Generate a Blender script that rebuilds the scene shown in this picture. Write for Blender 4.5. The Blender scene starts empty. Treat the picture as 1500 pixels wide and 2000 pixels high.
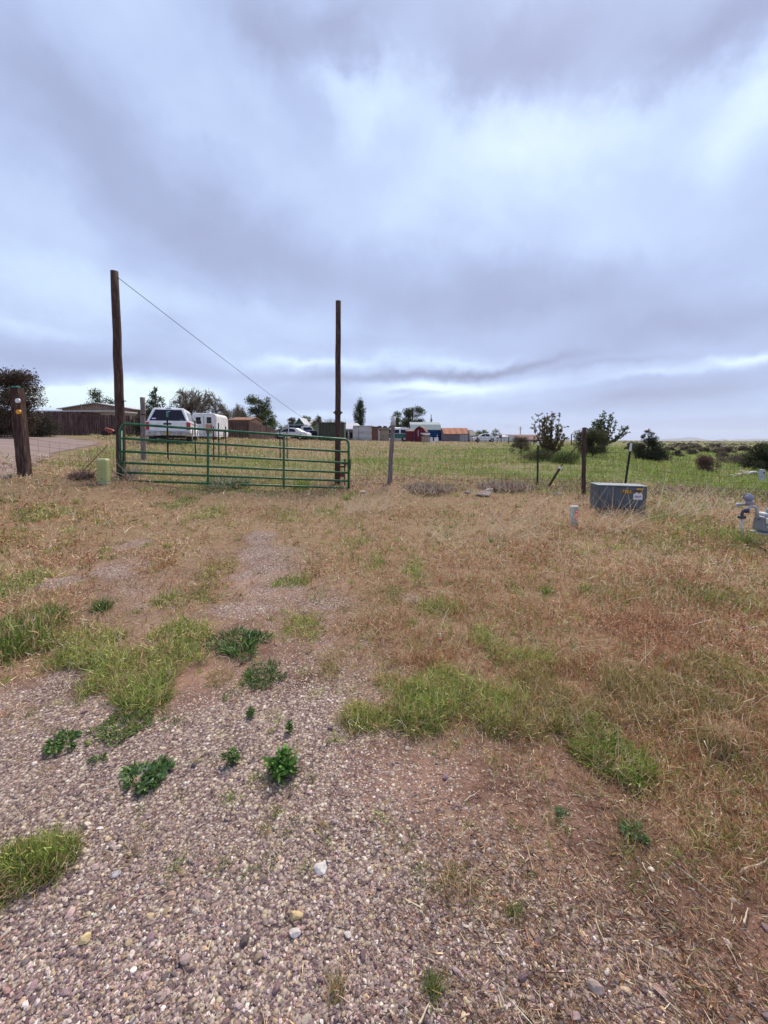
import bpy, math, random
import numpy as np
from math import radians as R, pi, sin, cos, tan, atan2, sqrt
from mathutils import Vector, Matrix
scene = bpy.context.scene
COL = scene.collection
# ------------------------------------------------------------------ camera
EYE = 1.5; PITCH = R(2.9); FPX = 780.0; CX = 750.0; CY = 894.0
cam = bpy.data.cameras.new('camera')
cam.sensor_fit = 'VERTICAL'; cam.sensor_height = 36.0; cam.lens = FPX / 2000 * 36
cam.shift_y = -(1000 - CY) / 2000
cam.clip_start = 0.05; cam.clip_end = 60000
camo = bpy.data.objects.new('camera', cam); COL.objects.link(camo)
camo.location = (0, 0, EYE); camo.rotation_euler = (pi / 2 - PITCH, 0, 0)
scene.camera = camo
scene.view_settings.view_transform = 'Standard'; scene.view_settings.look = 'None'
scene.view_settings.exposure = 0.30; scene.view_settings.gamma = 1.0
scene.render.resolution_x = 768; scene.render.resolution_y = 1024
scene.cycles.max_bounces = 5; scene.cycles.diffuse_bounces = 3; scene.cycles.transparent_max_bounces = 8
scene.cycles.volume_bounces = 0

def raydir(px, py):
    x = (px - CX) / FPX; u = (CY - py) / FPX
    return x, cos(PITCH) + u * sin(PITCH), -sin(PITCH) + u * cos(PITCH)
def W(px, py, Y):
    x, y, z = raydir(px, py); k = Y / y
    return Vector((x * k, Y, EYE + z * k))

# ------------------------------------------------------------------ sky
world = bpy.data.worlds.new('World'); scene.world = world; world.use_nodes = True
wt = world.node_tree; wt.nodes.clear()
SUN_EL, SUN_AZ = R(52), R(24)
def N(tree, typ, **kw):
    n = tree.nodes.new(typ)
    for k, v in kw.items(): setattr(n, k, v)
    return n
def setin(tree, n, i, v):
    if isinstance(v, bpy.types.NodeSocket): tree.links.new(v, n.inputs[i])
    elif v is not None: n.inputs[i].default_value = v
def M_(tree, op, a, b=None, c=None, clamp=False):
    n = N(tree, 'ShaderNodeMath', operation=op, use_clamp=clamp)
    setin(tree, n, 0, a); setin(tree, n, 1, b); setin(tree, n, 2, c)
    return n.outputs[0]
def VM(tree, op, a, b=None, s=None):
    n = N(tree, 'ShaderNodeVectorMath', operation=op)
    setin(tree, n, 0, a); setin(tree, n, 1, b)
    if s is not None: setin(tree, n, 3, s)
    return n.outputs['Value'] if op in ('DOT_PRODUCT', 'LENGTH') else n.outputs[0]
def ramp(tree, fac, stops, interp='LINEAR'):
    n = N(tree, 'ShaderNodeValToRGB'); cr = n.color_ramp; cr.interpolation = interp
    while len(cr.elements) < len(stops): cr.elements.new(0.5)
    for e, (p, c) in zip(cr.elements, stops):
        e.position = p; e.color = (c[0], c[1], c[2], 1) if not isinstance(c, (int, float)) else (c, c, c, 1)
    setin(tree, n, 0, fac)
    return n.outputs[0]
def noise(tree, vec, scale, detail=4, rough=.5, dist=0.0, out=0):
    n = N(tree, 'ShaderNodeTexNoise'); setin(tree, n, 'Vector', vec)
    n.inputs['Scale'].default_value = scale; n.inputs['Detail'].default_value = detail
    n.inputs['Roughness'].default_value = rough; n.inputs['Distortion'].default_value = dist
    return n.outputs[out]
def mixc(tree, fac, a, b, mode='MIX'):
    n = N(tree, 'ShaderNodeMix', data_type='RGBA', blend_type=mode)
    setin(tree, n, 0, fac)
    for i, v in ((6, a), (7, b)):
        if isinstance(v, bpy.types.NodeSocket): tree.links.new(v, n.inputs[i])
        else: n.inputs[i].default_value = (v[0], v[1], v[2], 1)
    return n.outputs[2]

tc = N(wt, 'ShaderNodeTexCoord').outputs['Generated']
sp = N(wt, 'ShaderNodeSeparateXYZ'); wt.links.new(tc, sp.inputs[0])
az = M_(wt, 'ARCTAN2', sp.outputs[0], sp.outputs[1]); el = M_(wt, 'ARCSINE', sp.outputs[2])
cb = N(wt, 'ShaderNodeCombineXYZ'); wt.links.new(az, cb.inputs[0]); wt.links.new(el, cb.inputs[1])
# cloud layer seen in perspective: direction projected on a flat deck
zz = M_(wt, 'ADD', M_(wt, 'MAXIMUM', sp.outputs[2], 0.0), 0.10)
pl = N(wt, 'ShaderNodeCombineXYZ')
wt.links.new(M_(wt, 'DIVIDE', sp.outputs[0], zz), pl.inputs[0]); wt.links.new(M_(wt, 'DIVIDE', sp.outputs[1], zz), pl.inputs[1])
wn = noise(wt, tc, 3.2, 6, .6, 0, 1)
warp = VM(wt, 'SCALE', VM(wt, 'SUBTRACT', wn, (.5, .5, .5)), None, .42)
# the warp shrinks towards the horizon, where the deck is seen edge on
ws = M_(wt, 'MULTIPLY_ADD', M_(wt, 'MAXIMUM', sp.outputs[2], 0.0), 1.7, 0.035, clamp=True)
q = VM(wt, 'ADD', cb.outputs[0], VM(wt, 'SCALE', warp, None, ws))
#        px    py   rx   ry  tilt  amount
BLOBS = [(650, 50, 170, 95, 15, -.30), (540, 140, 90, 70, -40, -.16), (770, 100, 45, 90, 0, .16),
         (1020, 60, 210, 110, 0, -.26), (1330, 95, 260, 95, 5, -.34), (930, 150, 100, 60, 0, -.10),
         (1060, 270, 260, 110, -5, .27), (690, 190, 150, 70, 0, .17), (1480, 230, 130, 110, 0, .24),
         (330, 60, 150, 90, 0, .06), (60, 180, 170, 170, 0, -.12), (330, 400, 280, 90, -22, -.17), (620, 520, 300, 70, -12, -.17),
         (420, 250, 230, 60, -15, .05), (930, 400, 260, 70, 0, .08), (1010, 600, 330, 55, 0, -.22), (1330, 640, 270, 42, 4, -.30),
         (1200, 470, 230, 60, 0, .10), (60, 430, 150, 90, 0, .05), (120, 560, 190, 55, 0, .16), (420, 620, 230, 40, 0, .09),
         (60, 640, 140, 14, 0, .14), (120, 705, 230, 26, -3, -.20), (130, 775, 170, 17, 0, .85), (330, 772, 140, 22, 0, .42),
         (330, 720, 170, 18, 0, -.04), (620, 704, 110, 9, 2, .30), (900, 708, 120, 8, 0, .16), (740, 735, 190, 9, 0, -.42),
         (950, 722, 120, 7, 3, -.45), (790, 765, 30, 5, 0, -.3), (870, 754, 130, 17, 3, .52), (650, 775, 170, 16, 0, -.12), (850, 763, 60, 5, 12, -.22),
         (1300, 728, 120, 7, 5, .16), (620, 735, 150, 12, 0, .12), (1250, 745, 160, 9, 4, -.12), (1120, 705, 120, 14, 2, -.16), (1470, 688, 80, 10, 5, .40), (1180, 716, 160, 6, 2, -.18), (1330, 760, 260, 22, 6, -.26), (1100, 790, 200, 14, 0, -.08),
         (950, 815, 260, 22, 0, .04), (1400, 820, 200, 20, 0, -.06), (620, 806, 180, 10, 0, .14), (200, 800, 200, 14, 0, .18)]
def azel(px, py):
    x, y, z = raydir(px, py); return atan2(x, y), math.atan2(z, sqrt(x * x + y * y))
acc = None
for (bx, by, rx, ry, tl, am) in BLOBS:
    a0, e0 = azel(bx, by); a1, _ = azel(bx + rx, by); _, e1 = azel(bx, by - ry)
    mp = N(wt, 'ShaderNodeMapping', vector_type='TEXTURE')
    mp.inputs['Location'].default_value = (a0, e0, 0); mp.inputs['Rotation'].default_value = (0, 0, R(tl))
    mp.inputs['Scale'].default_value = (abs(a1 - a0), max(abs(e1 - e0), .003), 1)
    wt.links.new(q, mp.inputs['Vector'])
    g = M_(wt, 'POWER', .42, VM(wt, 'DOT_PRODUCT', mp.outputs[0], mp.outputs[0]))
    acc = M_(wt, 'MULTIPLY_ADD', g, am, acc if acc is not None else 0.0)
nam = M_(wt, 'MULTIPLY_ADD', M_(wt, 'MAXIMUM', sp.outputs[2], 0.0), -.42, .46)
n1 = M_(wt, 'SUBTRACT', noise(wt, pl.outputs[0], .8, 6, .55, .6), .5)
n2 = M_(wt, 'SUBTRACT', noise(wt, tc, 5.0, 7, .62, .4), .5)
s = M_(wt, 'ADD', M_(wt, 'MULTIPLY_ADD', n1, M_(wt, 'MINIMUM', M_(wt, 'MAXIMUM', nam, .10), .30), .55), M_(wt, 'MULTIPLY_ADD', n2, .24, acc))
cloud = ramp(wt, s, [(0.0, (.24, .272, .42)), (.25, (.335, .385, .585)), (.5, (.42, .51, .76)), (.72, (.565, .70, .94)), (1.0, (.79, .95, 1.0))])
sky = N(wt, 'ShaderNodeTexSky', sky_type='NISHITA', sun_disc=False, sun_elevation=SUN_EL, sun_rotation=SUN_AZ)
skyc = VM(wt, 'SCALE', sky.outputs[0], None, .08)
fin = mixc(wt, .93, skyc, cloud)
bg = N(wt, 'ShaderNodeBackground'); wt.links.new(fin, bg.inputs[0]); bg.inputs[1].default_value = 0.98
wo = N(wt, 'ShaderNodeOutputWorld'); wt.links.new(bg.outputs[0], wo.inputs[0])
sl = bpy.data.lights.new('sun', 'SUN'); sl.energy = 4.2; sl.angle = R(24); sl.color = (1, .89, .74)
so = bpy.data.objects.new('sun', sl); COL.objects.link(so)
so.rotation_euler = (pi / 2 - SUN_EL, 0, pi - SUN_AZ) if False else Vector((-sin(SUN_AZ) * cos(SUN_EL), -cos(SUN_AZ) * cos(SUN_EL), -sin(SUN_EL))).to_track_quat('-Z', 'Y').to_euler()
so.location = (0, -5, 30)
# ------------------------------------------------------------------ terrain
def _hash(ix, iy, seed):
    h = (ix.astype(np.int64) * 374761393 + iy.astype(np.int64) * 668265263 + seed * 974634777) & 0xffffffff
    h = ((h ^ (h >> 13)) * 1274126177) & 0xffffffff
    return ((h ^ (h >> 16)) & 0xffffff) / float(0xffffff)
def vnoise(x, y, seed=0):
    x = np.asarray(x, float); y = np.asarray(y, float)
    ix = np.floor(x); iy = np.floor(y); fx = x - ix; fy = y - iy
    fx = fx * fx * (3 - 2 * fx); fy = fy * fy * (3 - 2 * fy)
    a = _hash(ix, iy, seed); b = _hash(ix + 1, iy, seed); c = _hash(ix, iy + 1, seed); d = _hash(ix + 1, iy + 1, seed)
    return (a + (b - a) * fx) * (1 - fy) + (c + (d - c) * fx) * fy
def fbm(x, y, seed=0, octs=4):
    s = 0; a = .5; t = 0
    for i in range(octs):
        s = s + a * vnoise(np.asarray(x) * 2 ** i + 17.3 * i, np.asarray(y) * 2 ** i - 9.1 * i, seed + i); t += a; a *= .5
    return s / t
# photo column, photo row of the ground there, distance
CPX = [(682, 958, 10.1), (450, 952, 9.5), (236, 940, 8.8), (48, 926, 8.0), (-150, 935, 7.0), (0, 1010, 6.2), (150, 985, 7.2), (-100, 1080, 4.6),
       (281, 902, 13.5), (340, 866, 19.5), (420, 859, 27), (120, 880, 15), (20, 885, 12), (-200, 880, 10), (60, 851, 28), (180, 851, 31), (-200, 850, 28), (480, 857, 35), (560, 858, 50),
       (660, 944, 10.7), (760, 944, 10.5), (900, 962, 9.6), (1050, 953, 10.2), (1140, 964, 9.7), (1221, 962, 10), (1400, 985, 9.2), (1700, 1000, 9.2),
       (600, 905, 18), (800, 905, 18), (800, 880, 34), (800, 861, 70), (660, 858, 62), (900, 861, 70), (1000, 864, 75),
       (600, 870, 34), (950, 905, 18), (1070, 893, 19), (1075, 875, 34), (1170, 905, 17), (1265, 895, 22), (1200, 876, 36), (1380, 920, 17), (1490, 936, 15), (1700, 945, 15),
       (1330, 882, 50), (1480, 888, 45), (1400, 869, 150), (1500, 870, 140), (1300, 868, 200), (1100, 862, 150), (900, 858, 150), (600, 855, 150), (200, 850, 150), (0, 848, 120),
       (1200, 996, 8.0), (1118, 1027, 7.0), (1480, 1064, 5.8), (1700, 1100, 5.6), (900, 1000, 8.15), (600, 1005, 7.9), (350, 990, 7.8), (1300, 1040, 6.5)]
_cp = []
def _tl(x, y):
    a = np.arctan2(x, y); s = np.sign(a); b = np.abs(a)
    a = np.where(b > 1.0, s * (pi - b) / (pi - 1.0), a)
    d = np.sqrt(np.asarray(x) ** 2 + np.asarray(y) ** 2)
    return a, np.log(np.maximum(d, 1.5))
for px, py, Y in CPX:
    w = W(px, py, Y); _cp.append((w.x, w.y, w.z))
for k in range(-10, 11, 2):
    for dd, z in ((1.5, 0.), (3.2, 0.), (400, -2.0), (1500, -9.5), (6000, -44), (20000, -150), (60000, -450)):
        a = k / 10 * 1.0
        zz_ = z + (3.0 * max(0, -a) if dd == 400 else 0)
        _cp.append((sin(a) * dd, cos(a) * dd, zz_))
_cp = np.array(_cp); _ta, _la = _tl(_cp[:, 0], _cp[:, 1])
_SX = 1.6
_D = np.sqrt(((_ta[:, None] - _ta[None]) * _SX) ** 2 + (_la[:, None] - _la[None]) ** 2)
_scale = np.exp(_la)     # interpolate the slope-like quantity z / distance
_v = _cp[:, 2] / _scale
_w = np.linalg.solve(np.block([[_D + 1e-3 * np.eye(len(_cp)) * -1, np.ones((len(_cp), 1))], [np.ones((1, len(_cp))), np.zeros((1, 1))]]), np.append(_v, 0))
def terrain_z(x, y):
    x = np.atleast_1d(np.asarray(x, float)); y = np.atleast_1d(np.asarray(y, float))
    out = np.empty(x.shape); f = x.ravel(); g = y.ravel(); o = np.empty(f.shape)
    for i in range(0, len(f), 40000):
        t, l = _tl(f[i:i + 40000], g[i:i + 40000])
        D = np.sqrt(((t[:, None] - _ta[None]) * _SX) ** 2 + (l[:, None] - _la[None]) ** 2)
        o[i:i + 40000] = (D @ _w[:-1] + _w[-1]) * np.exp(l)
    d = np.sqrt(f * f + g * g)
    amp = np.clip(d / 6, .25, 1.0)
    o += (fbm(f * .9, g * .9, 3, 3) - .5) * .07 * amp + (fbm(f * 5, g * 5, 5, 3) - .5) * .018
    o += np.clip((d - 60) / 400, 0, 3) * (fbm(f / 90, g / 90, 9, 3) - .5) * 1.2
    return o.reshape(x.shape)
def gz(x, y): return float(terrain_z(x, y)[0])
def G(px, Y, dz=0.0):
    x, y, _ = raydir(px, 862); X = x / y * Y
    return Vector((X, Y, gz(X, Y) + dz))
def project(x, y, z):
    x = np.asarray(x); y = np.asarray(y); dz = np.asarray(z) - EYE
    f = y * cos(PITCH) - dz * sin(PITCH); u = y * sin(PITCH) + dz * cos(PITCH)
    f = np.maximum(f, 1e-3)
    return CX + FPX * x / f, CY - FPX * u / f
def ground_at(px, py):
    """the ground point that shows at this place of the photograph"""
    x, y, z = raydir(px, py)
    lo, hi = .3, 400.0
    prev = lo
    Y = lo
    while Y < hi:
        if EYE + z / y * Y < gz(x / y * Y, Y): break
        prev = Y; Y *= 1.06
    a, b = prev, Y
    for _ in range(18):
        m = (a + b) / 2
        if EYE + z / y * m < gz(x / y * m, m): b = m
        else: a = m
    Y = (a + b) / 2
    return Vector((x / y * Y, Y, gz(x / y * Y, Y)))

# zone maps read off the ground: 15 columns of 100, 21 rows of 50 from row 975
DENS = """ 888888888888888
 877778888888888
 743522688888888
 732332488777888
 732532346777888
 543321145656777
 443321234545777
 221111133444777
 110000013444677
 100000012233566
 000000001122445
 000000000111334
 000000001111233
 000000001111223
 000000001111223
 000000012111122
 000000101111121
 000000111011111
 000000100001111
 000000100000111
 000000000000011""".split()
CLUMPS = [(285,1300,118,84,'Y',.14),(230,1335,70,50,'Y',.10),(345,1265,60,48,'Y',.11),(300,1360,60,40,'G',.08),(160,1275,65,38,'L',.07),(880,1370,130,64,'Y',.12),(810,1400,90,50,'G',.10),(960,1400,55,40,'Y',.08),(705,1410,60,38,'L',.09),(750,1400,50,40,'L',.09),(1010,1420,50,34,'O',.09),(1060,1400,50,30,'L',.09),
 (1165,1455,60,45,'G',.10),(1225,1520,60,40,'G',.08),(1110,1400,75,45,'O',.13),(1330,1400,130,85,'O',.17),(1250,1350,90,45,'O',.14),(1430,1340,90,50,'O',.14),(1060,1340,50,30,'O',.10),(1400,1440,80,40,'S',.15),
 (35,1150,60,42,'Y',.12),(25,1270,62,70,'G',.22),(60,1225,50,40,'G',.18),(120,1250,50,34,'L',.10),(340,1175,75,22,'L',.07),(400,1150,60,30,'O',.07),(430,1115,45,25,'O',.06),
 (940,1245,34,24,'Y',.06),(975,1280,42,22,'L',.06),(1062,1290,40,22,'L',.06),(590,1225,50,34,'L',.06),(650,1290,45,32,'O',.05),(870,1192,60,20,'L',.06),(770,1165,50,20,'O',.05),(760,1340,40,30,'L',.06),
 (810,1110,26,34,'L',.07),(735,1100,22,18,'L',.06),(570,1138,32,20,'L',.06),(650,1185,40,18,'O',.05),(20,1735,95,105,'G',.09),(90,1690,50,50,'G',.06),(1450,1075,60,26,'O',.22),(1200,1004,60,9,'S',.16),(1118,1034,26,8,'S',.10),(50,940,40,8,'S',.16),(245,945,30,8,'S',.2),(670,962,60,10,'L',.16),(420,955,120,9,'G',.14),
 (20,1060,45,30,'O',.10),(350,985,40,14,'G',.10),(410,1005,40,22,'L',.10),(560,1010,60,20,'O',.08),(120,1000,60,14,'L',.09),(60,1010,40,16,'G',.08),(690,1020,50,18,'O',.08),(640,1000,30,14,'L',.08),
 (1330,1015,110,34,'O',.14),(1410,1050,90,40,'L',.14),(1470,1085,60,40,'O',.12),(1350,990,80,18,'L',.12),(1290,1060,110,30,'O',.12),(1180,1165,60,18,'O',.06),(1400,1170,100,30,'O',.08),(880,1010,40,16,'O',.08),(1010,1150,24,22,'L',.07),(700,1060,40,16,'L',.06),
 (300,1100,60,26,'R',.06),(220,1075,60,24,'S',.07),(360,1060,60,22,'S',.07),(480,1000,60,16,'R',.08),(200,1010,90,18,'S',.09),(120,1095,60,20,'R',.07),(620,1110,60,26,'S',.07),(720,1230,80,34,'S',.05),
 (920,1090,90,24,'S',.08),(1060,1080,90,24,'R',.10),(1200,1110,100,30,'S',.10),(1330,1130,100,30,'R',.10),(1120,1200,90,30,'S',.07),(1260,1240,120,40,'R',.07),(1400,1250,100,50,'S',.07),(980,1000,110,18,'S',.12),(1120,1040,90,18,'R',.12),(800,1000,90,14,'R',.09),(830,1290,80,30,'R',.05),(1150,1310,100,34,'R',.06)]
GRAV = """ 000000000000000
 000000000000000
 013327200000000
 024325600200000
 035335520100000
 022334430331300
 022124422133210
 333124763010000
 675478864010000
 777888864211000
 788888652211000
 788888652221111
 888888653221111
 888888754322111
 588888765322111
 688888876433221
 888888887654321
 999998888876421
 999999888888532
 999999898888532
 999999899888532""".split()
def _grid(g): return np.array([[int(c) for c in r] for r in g], float) / 9
DENS, GRAV = _grid(DENS), _grid(GRAV)
def zmap(g, px, py, x, y, seed):
    px = np.clip(px, -3000, 4500); py = np.clip(py, 0, 4000)
    k = 1 / np.maximum(1.0, np.sqrt(x * x + y * y)) * 780
    px = px + (fbm(x * 2.4, y * 2.4, seed, 4) - .5) * .75 * k; py = py + (fbm(x * 2.4, y * 2.4, seed + 7, 4) - .5) * .34 * k
    u = np.clip((px - 50) / 100, 0, 13.999); v = np.clip((py - 975) / 50, 0, 19.999)
    i = u.astype(int); j = v.astype(int); a = u - i; b = v - j
    return (g[j, i] * (1 - a) + g[j, i + 1] * a) * (1 - b) + (g[j + 1, i] * (1 - a) + g[j + 1, i + 1] * a) * b
_CW = None
def clump_world():
    global _CW
    if _CW is None:
        _CW = []
        for (cx, cy, rx, ry, k, h) in CLUMPS:
            c = ground_at(cx, cy); a = ground_at(cx, cy - ry); b = ground_at(cx, min(cy + ry, 2300))
            _CW.append((c.x, (a.y + b.y) / 2, rx / FPX * c.y, max(.05, (a.y - b.y) / 2), k, h))
    return _CW
def clump_fields(x, y):
    e = (fbm(x * 5, y * 5, 201, 5) - .5) * 2.7
    g = np.zeros(np.shape(x)); dd = np.zeros(np.shape(x))
    for (cx, cy, rx, ry, k, h) in clump_world():
        near = (np.abs(x - cx) < rx * 2.2) & (np.abs(y - cy) < ry * 2.2)
        if not near.any(): continue
        q = np.clip(1.0 - ((x[near] - cx) / rx) ** 2 - ((y[near] - cy) / ry) ** 2 + e[near], 0, 1)
        dd[near] = np.maximum(dd[near], q); g[near] = np.maximum(g[near], q * {'Y': .85, 'G': .95, 'L': .7, 'O': .5, 'S': .1, 'R': .0}[k])
    return g, dd
PEBBLY = [(508,1048,40,16),(500,1080,40,24),(505,1120,50,28),(535,1155,60,20),(470,1190,80,20),(235,1115,60,22),(110,1140,40,22),(255,1065,34,14),(120,1330,80,22),(640,1180,50,14),(60,1360,90,20),(800,1170,24,12)]
_PW = []
def pebble_field(x, y):
    if not _PW:
        for (cx, cy, rx, ry) in PEBBLY:
            c = ground_at(cx, cy); a = ground_at(cx, cy - ry); b = ground_at(cx, cy + ry)
            _PW.append((c.x, (a.y + b.y) / 2, rx / FPX * c.y, max(.05, (a.y - b.y) / 2)))
    e = (fbm(x * 5, y * 5, 301, 4) - .5) * 1.6; out = np.zeros(np.shape(x))
    for (cx, cy, rx, ry) in _PW: out = np.maximum(out, np.clip(1.3 - ((x - cx) / rx) ** 2 - ((y - cy) / ry) ** 2 + e, 0, 1))
    return out
def zones(x, y, z=None):
    """gravel, plant cover and greenness of a ground point"""
    if z is None: z = terrain_z(x, y)
    px, py = project(x, y, z)
    behind = y < .5; pb = pebble_field(x, y)
    gr = zmap(GRAV, px, py, x, y, 31); de = zmap(DENS, px, py, x, y, 41); g_, d_ = clump_fields(x, y); gn = .10 + .2 * fbm(x, y, 51, 3) ; gn = np.maximum(gn, g_); de = np.maximum(de * (1 - .8 * pb), d_ * .75 * (1 - .8 * pb))
    gr = np.maximum(gr, pb * .62)
    # foreground patch of soil and patches of bare earth
    gr = np.where(behind, .8, gr); de = np.where(behind, .05, de); gn = np.where(behind, .4, gn)
    far = y > 9.6 + .03 * x
    d = np.sqrt(x * x + y * y)
    gr = np.where(far | (py < 950), 0, gr)
    fg = np.clip((px - 600) / 500, 0, 1) * np.clip((d - 12) / 6, 0, 1) * .55 + .42 + (fbm(x * .22, y * .45, 61, 3) - .5) * 1.3 - .4 * np.clip((d-30)/25,0,1)
    fg = fg + .35 * np.clip((px - 1000) / 150, 0, 1) * np.clip((d - 14) / 4, 0, 1)
    farf = np.clip((y - 9.6 + .25) / .5, 0, 1)
    gn = gn * (1 - farf) + np.clip(fg, 0, 1) * farf
    de = de * (1 - farf) + .9 * farf
    return gr, de, np.clip(gn, 0, 1), px, py, d

def add_attr(me, name, arr):
    a = me.attributes.new(name, 'FLOAT_COLOR', 'POINT')
    c = np.ones((len(me.vertices), 4), np.float32); c[:, :arr.shape[1]] = arr
    a.data.foreach_set('color', c.ravel())
def np_mesh(name, V, F, smooth=False, col=None):
    """V (n,3), F (m,k) index array with k corners per face"""
    me = bpy.data.meshes.new(name); V = np.asarray(V, np.float32); F = np.asarray(F, np.int32)
    me.vertices.add(len(V)); me.vertices.foreach_set('co', V.ravel())
    k = F.shape[1]; me.loops.add(F.size); me.loops.foreach_set('vertex_index', F.ravel())
    me.polygons.add(len(F)); me.polygons.foreach_set('loop_start', np.arange(0, F.size, k, dtype=np.int32))
    me.polygons.foreach_set('loop_total', np.full(len(F), k, np.int32))
    me.polygons.foreach_set('use_smooth', np.full(len(F), smooth))
    if col is not None: add_attr(me, 'col', np.asarray(col, np.float32))
    me.update(calc_edges=True)
    return me
def link(name, me, m=None, parent=None):
    o = bpy.data.objects.new(name, me); COL.objects.link(o)
    if m is not None: me.materials.append(m)
    if parent is not None: o.parent = parent
    return o
def tag(o, label=None, cat=None, group=None, kind=None):
    if label: o['label'] = label
    if cat: o['category'] = cat
    if group: o['group'] = group
    if kind: o['kind'] = kind
    return o

# ---- ground material
def ground_material():
    m = bpy.data.materials.new('ground'); m.use_nodes = True; t = m.node_tree; t.nodes.clear()
    at = N(t, 'ShaderNodeAttribute', attribute_name='col'); sep = N(t, 'ShaderNodeSeparateColor'); t.links.new(at.outputs[0], sep.inputs[0])
    gr, de, gn = sep.outputs
    P = N(t, 'ShaderNodeNewGeometry').outputs['Position']
    soil = ramp(t, noise(t, P, 3.0, 6, .6), [(.3, (.105, .058, .044)), (.5, (.215, .132, .10)), (.72, (.35, .23, .175))])
    grit = ramp(t, noise(t, P, 160, 3, .7), [(.3, .55), (.5, 1.0), (.7, 1.35)])
    soil = mixc(t, 1, soil, grit, 'MULTIPLY')
    soil = mixc(t, 1, soil, ramp(t, noise(t, P, .9, 4, .6), [(.40, (.50, .43, .42)), (.58, (1.05, 1.0, .97))]), 'MULTIPLY')
    def vor(sc, col=False):
        v = N(t, 'ShaderNodeTexVoronoi'); v.inputs['Scale'].default_value = sc; t.links.new(P, v.inputs['Vector']); return v
    v1 = vor(75); v2 = vor(150)
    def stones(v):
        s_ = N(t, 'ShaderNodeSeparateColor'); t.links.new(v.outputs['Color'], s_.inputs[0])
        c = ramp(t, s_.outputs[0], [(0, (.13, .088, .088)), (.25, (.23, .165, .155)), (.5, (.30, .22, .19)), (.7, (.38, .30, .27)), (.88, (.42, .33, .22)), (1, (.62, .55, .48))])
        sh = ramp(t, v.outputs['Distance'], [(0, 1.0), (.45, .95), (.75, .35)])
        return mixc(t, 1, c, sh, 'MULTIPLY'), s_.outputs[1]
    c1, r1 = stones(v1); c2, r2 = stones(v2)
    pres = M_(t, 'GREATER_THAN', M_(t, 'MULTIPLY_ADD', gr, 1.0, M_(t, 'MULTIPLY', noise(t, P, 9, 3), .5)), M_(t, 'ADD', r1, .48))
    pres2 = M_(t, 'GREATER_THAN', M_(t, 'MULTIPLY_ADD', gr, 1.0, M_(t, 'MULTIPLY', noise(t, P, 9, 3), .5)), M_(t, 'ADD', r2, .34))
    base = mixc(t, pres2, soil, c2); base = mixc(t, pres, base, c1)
    litter = ramp(t, noise(t, P, 60, 5, .75, 1.5), [(.30, (.07, .038, .028)), (.5, (.20, .122, .078)), (.68, (.40, .28, .18))])
    lit2 = ramp(t, noise(t, P, 50, 5, .7, 1.0), [(.3, (.05, .05, .02)), (.5, (.12, .125, .045)), (.7, (.26, .26, .10))])
    litter = mixc(t, M_(t, 'MULTIPLY', gn, .95, clamp=True), litter, lit2)
    lf = M_(t, 'MULTIPLY', M_(t, 'SUBTRACT', M_(t, 'MULTIPLY_ADD', noise(t, P, 12, 5, .7), .9, de), .55), 2.2, clamp=True)
    base = mixc(t, lf, base, litter)
    b = N(t, 'ShaderNodeBsdfPrincipled'); t.links.new(base, b.inputs['Base Color']); b.inputs['Roughness'].default_value = .95
    b.inputs['Specular IOR Level'].default_value = .15
    h = M_(t, 'MULTIPLY_ADD', M_(t, 'MULTIPLY', M_(t, 'SUBTRACT', .75, v1.outputs['Distance']), pres), 1.0, M_(t, 'MULTIPLY', noise(t, P, 90, 5, .7), .6))
    bp = N(t, 'ShaderNodeBump'); bp.inputs['Strength'].default_value = .9; bp.inputs['Distance'].default_value = .008
    t.links.new(h, bp.inputs['Height']); t.links.new(bp.outputs[0], b.inputs['Normal'])
    o = N(t, 'ShaderNodeOutputMaterial'); t.links.new(b.outputs[0], o.inputs[0])
    return m
GM = ground_material()
def build_ground():
    rr = np.concatenate([np.geomspace(.35, 14, 420), np.geomspace(14, 100, 130)[1:], np.geomspace(100, 20000, 100)[1:]])
    aa = np.concatenate([np.linspace(-pi, -1.15, 60, endpoint=False), np.linspace(-1.15, 1.15, 460, endpoint=False), np.linspace(1.15, pi, 60, endpoint=False)])
    nr, na = len(rr), len(aa)
    A, Rr = np.meshgrid(aa, rr)
    X = (np.sin(A) * Rr).ravel(); Y = (np.cos(A) * Rr).ravel(); Z = terrain_z(X, Y)
    gr, de, gn, px, py, d = zones(X, Y, Z)
    V = np.stack([X, Y, Z], 1); V = np.vstack([V, [[0, 0, gz(0, 0.01)]]])
    i = np.arange(nr - 1)[:, None] * na; j = np.arange(na)[None]; j2 = (j + 1) % na
    F = np.stack([i + j, i + j2, i + na + j2, i + na + j], -1).reshape(-1, 4)[:, ::-1]
    c = nr * na
    cap = np.array([[c, (k + 1) % na, k, k] for k in range(na)])
    me = np_mesh('ground', V, F, True, np.vstack([np.stack([gr, de, gn], 1), [[.8, .05, .4]]]))
    # cap under the photographer
    me2 = bpy.data.meshes.new('cap')
    import bmesh
    bm = bmesh.new(); bm.from_mesh(me); bm.verts.ensure_lookup_table()
    for k in range(na): bm.faces.new((bm.verts[c], bm.verts[(k + 1) % na], bm.verts[k]))
    bmesh.ops.recalc_face_normals(bm, faces=bm.faces[:]) if False else None
    bm.to_mesh(me); bm.free()
    o = link('ground', me, GM); tag(o, kind='structure')
build_ground()
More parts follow.
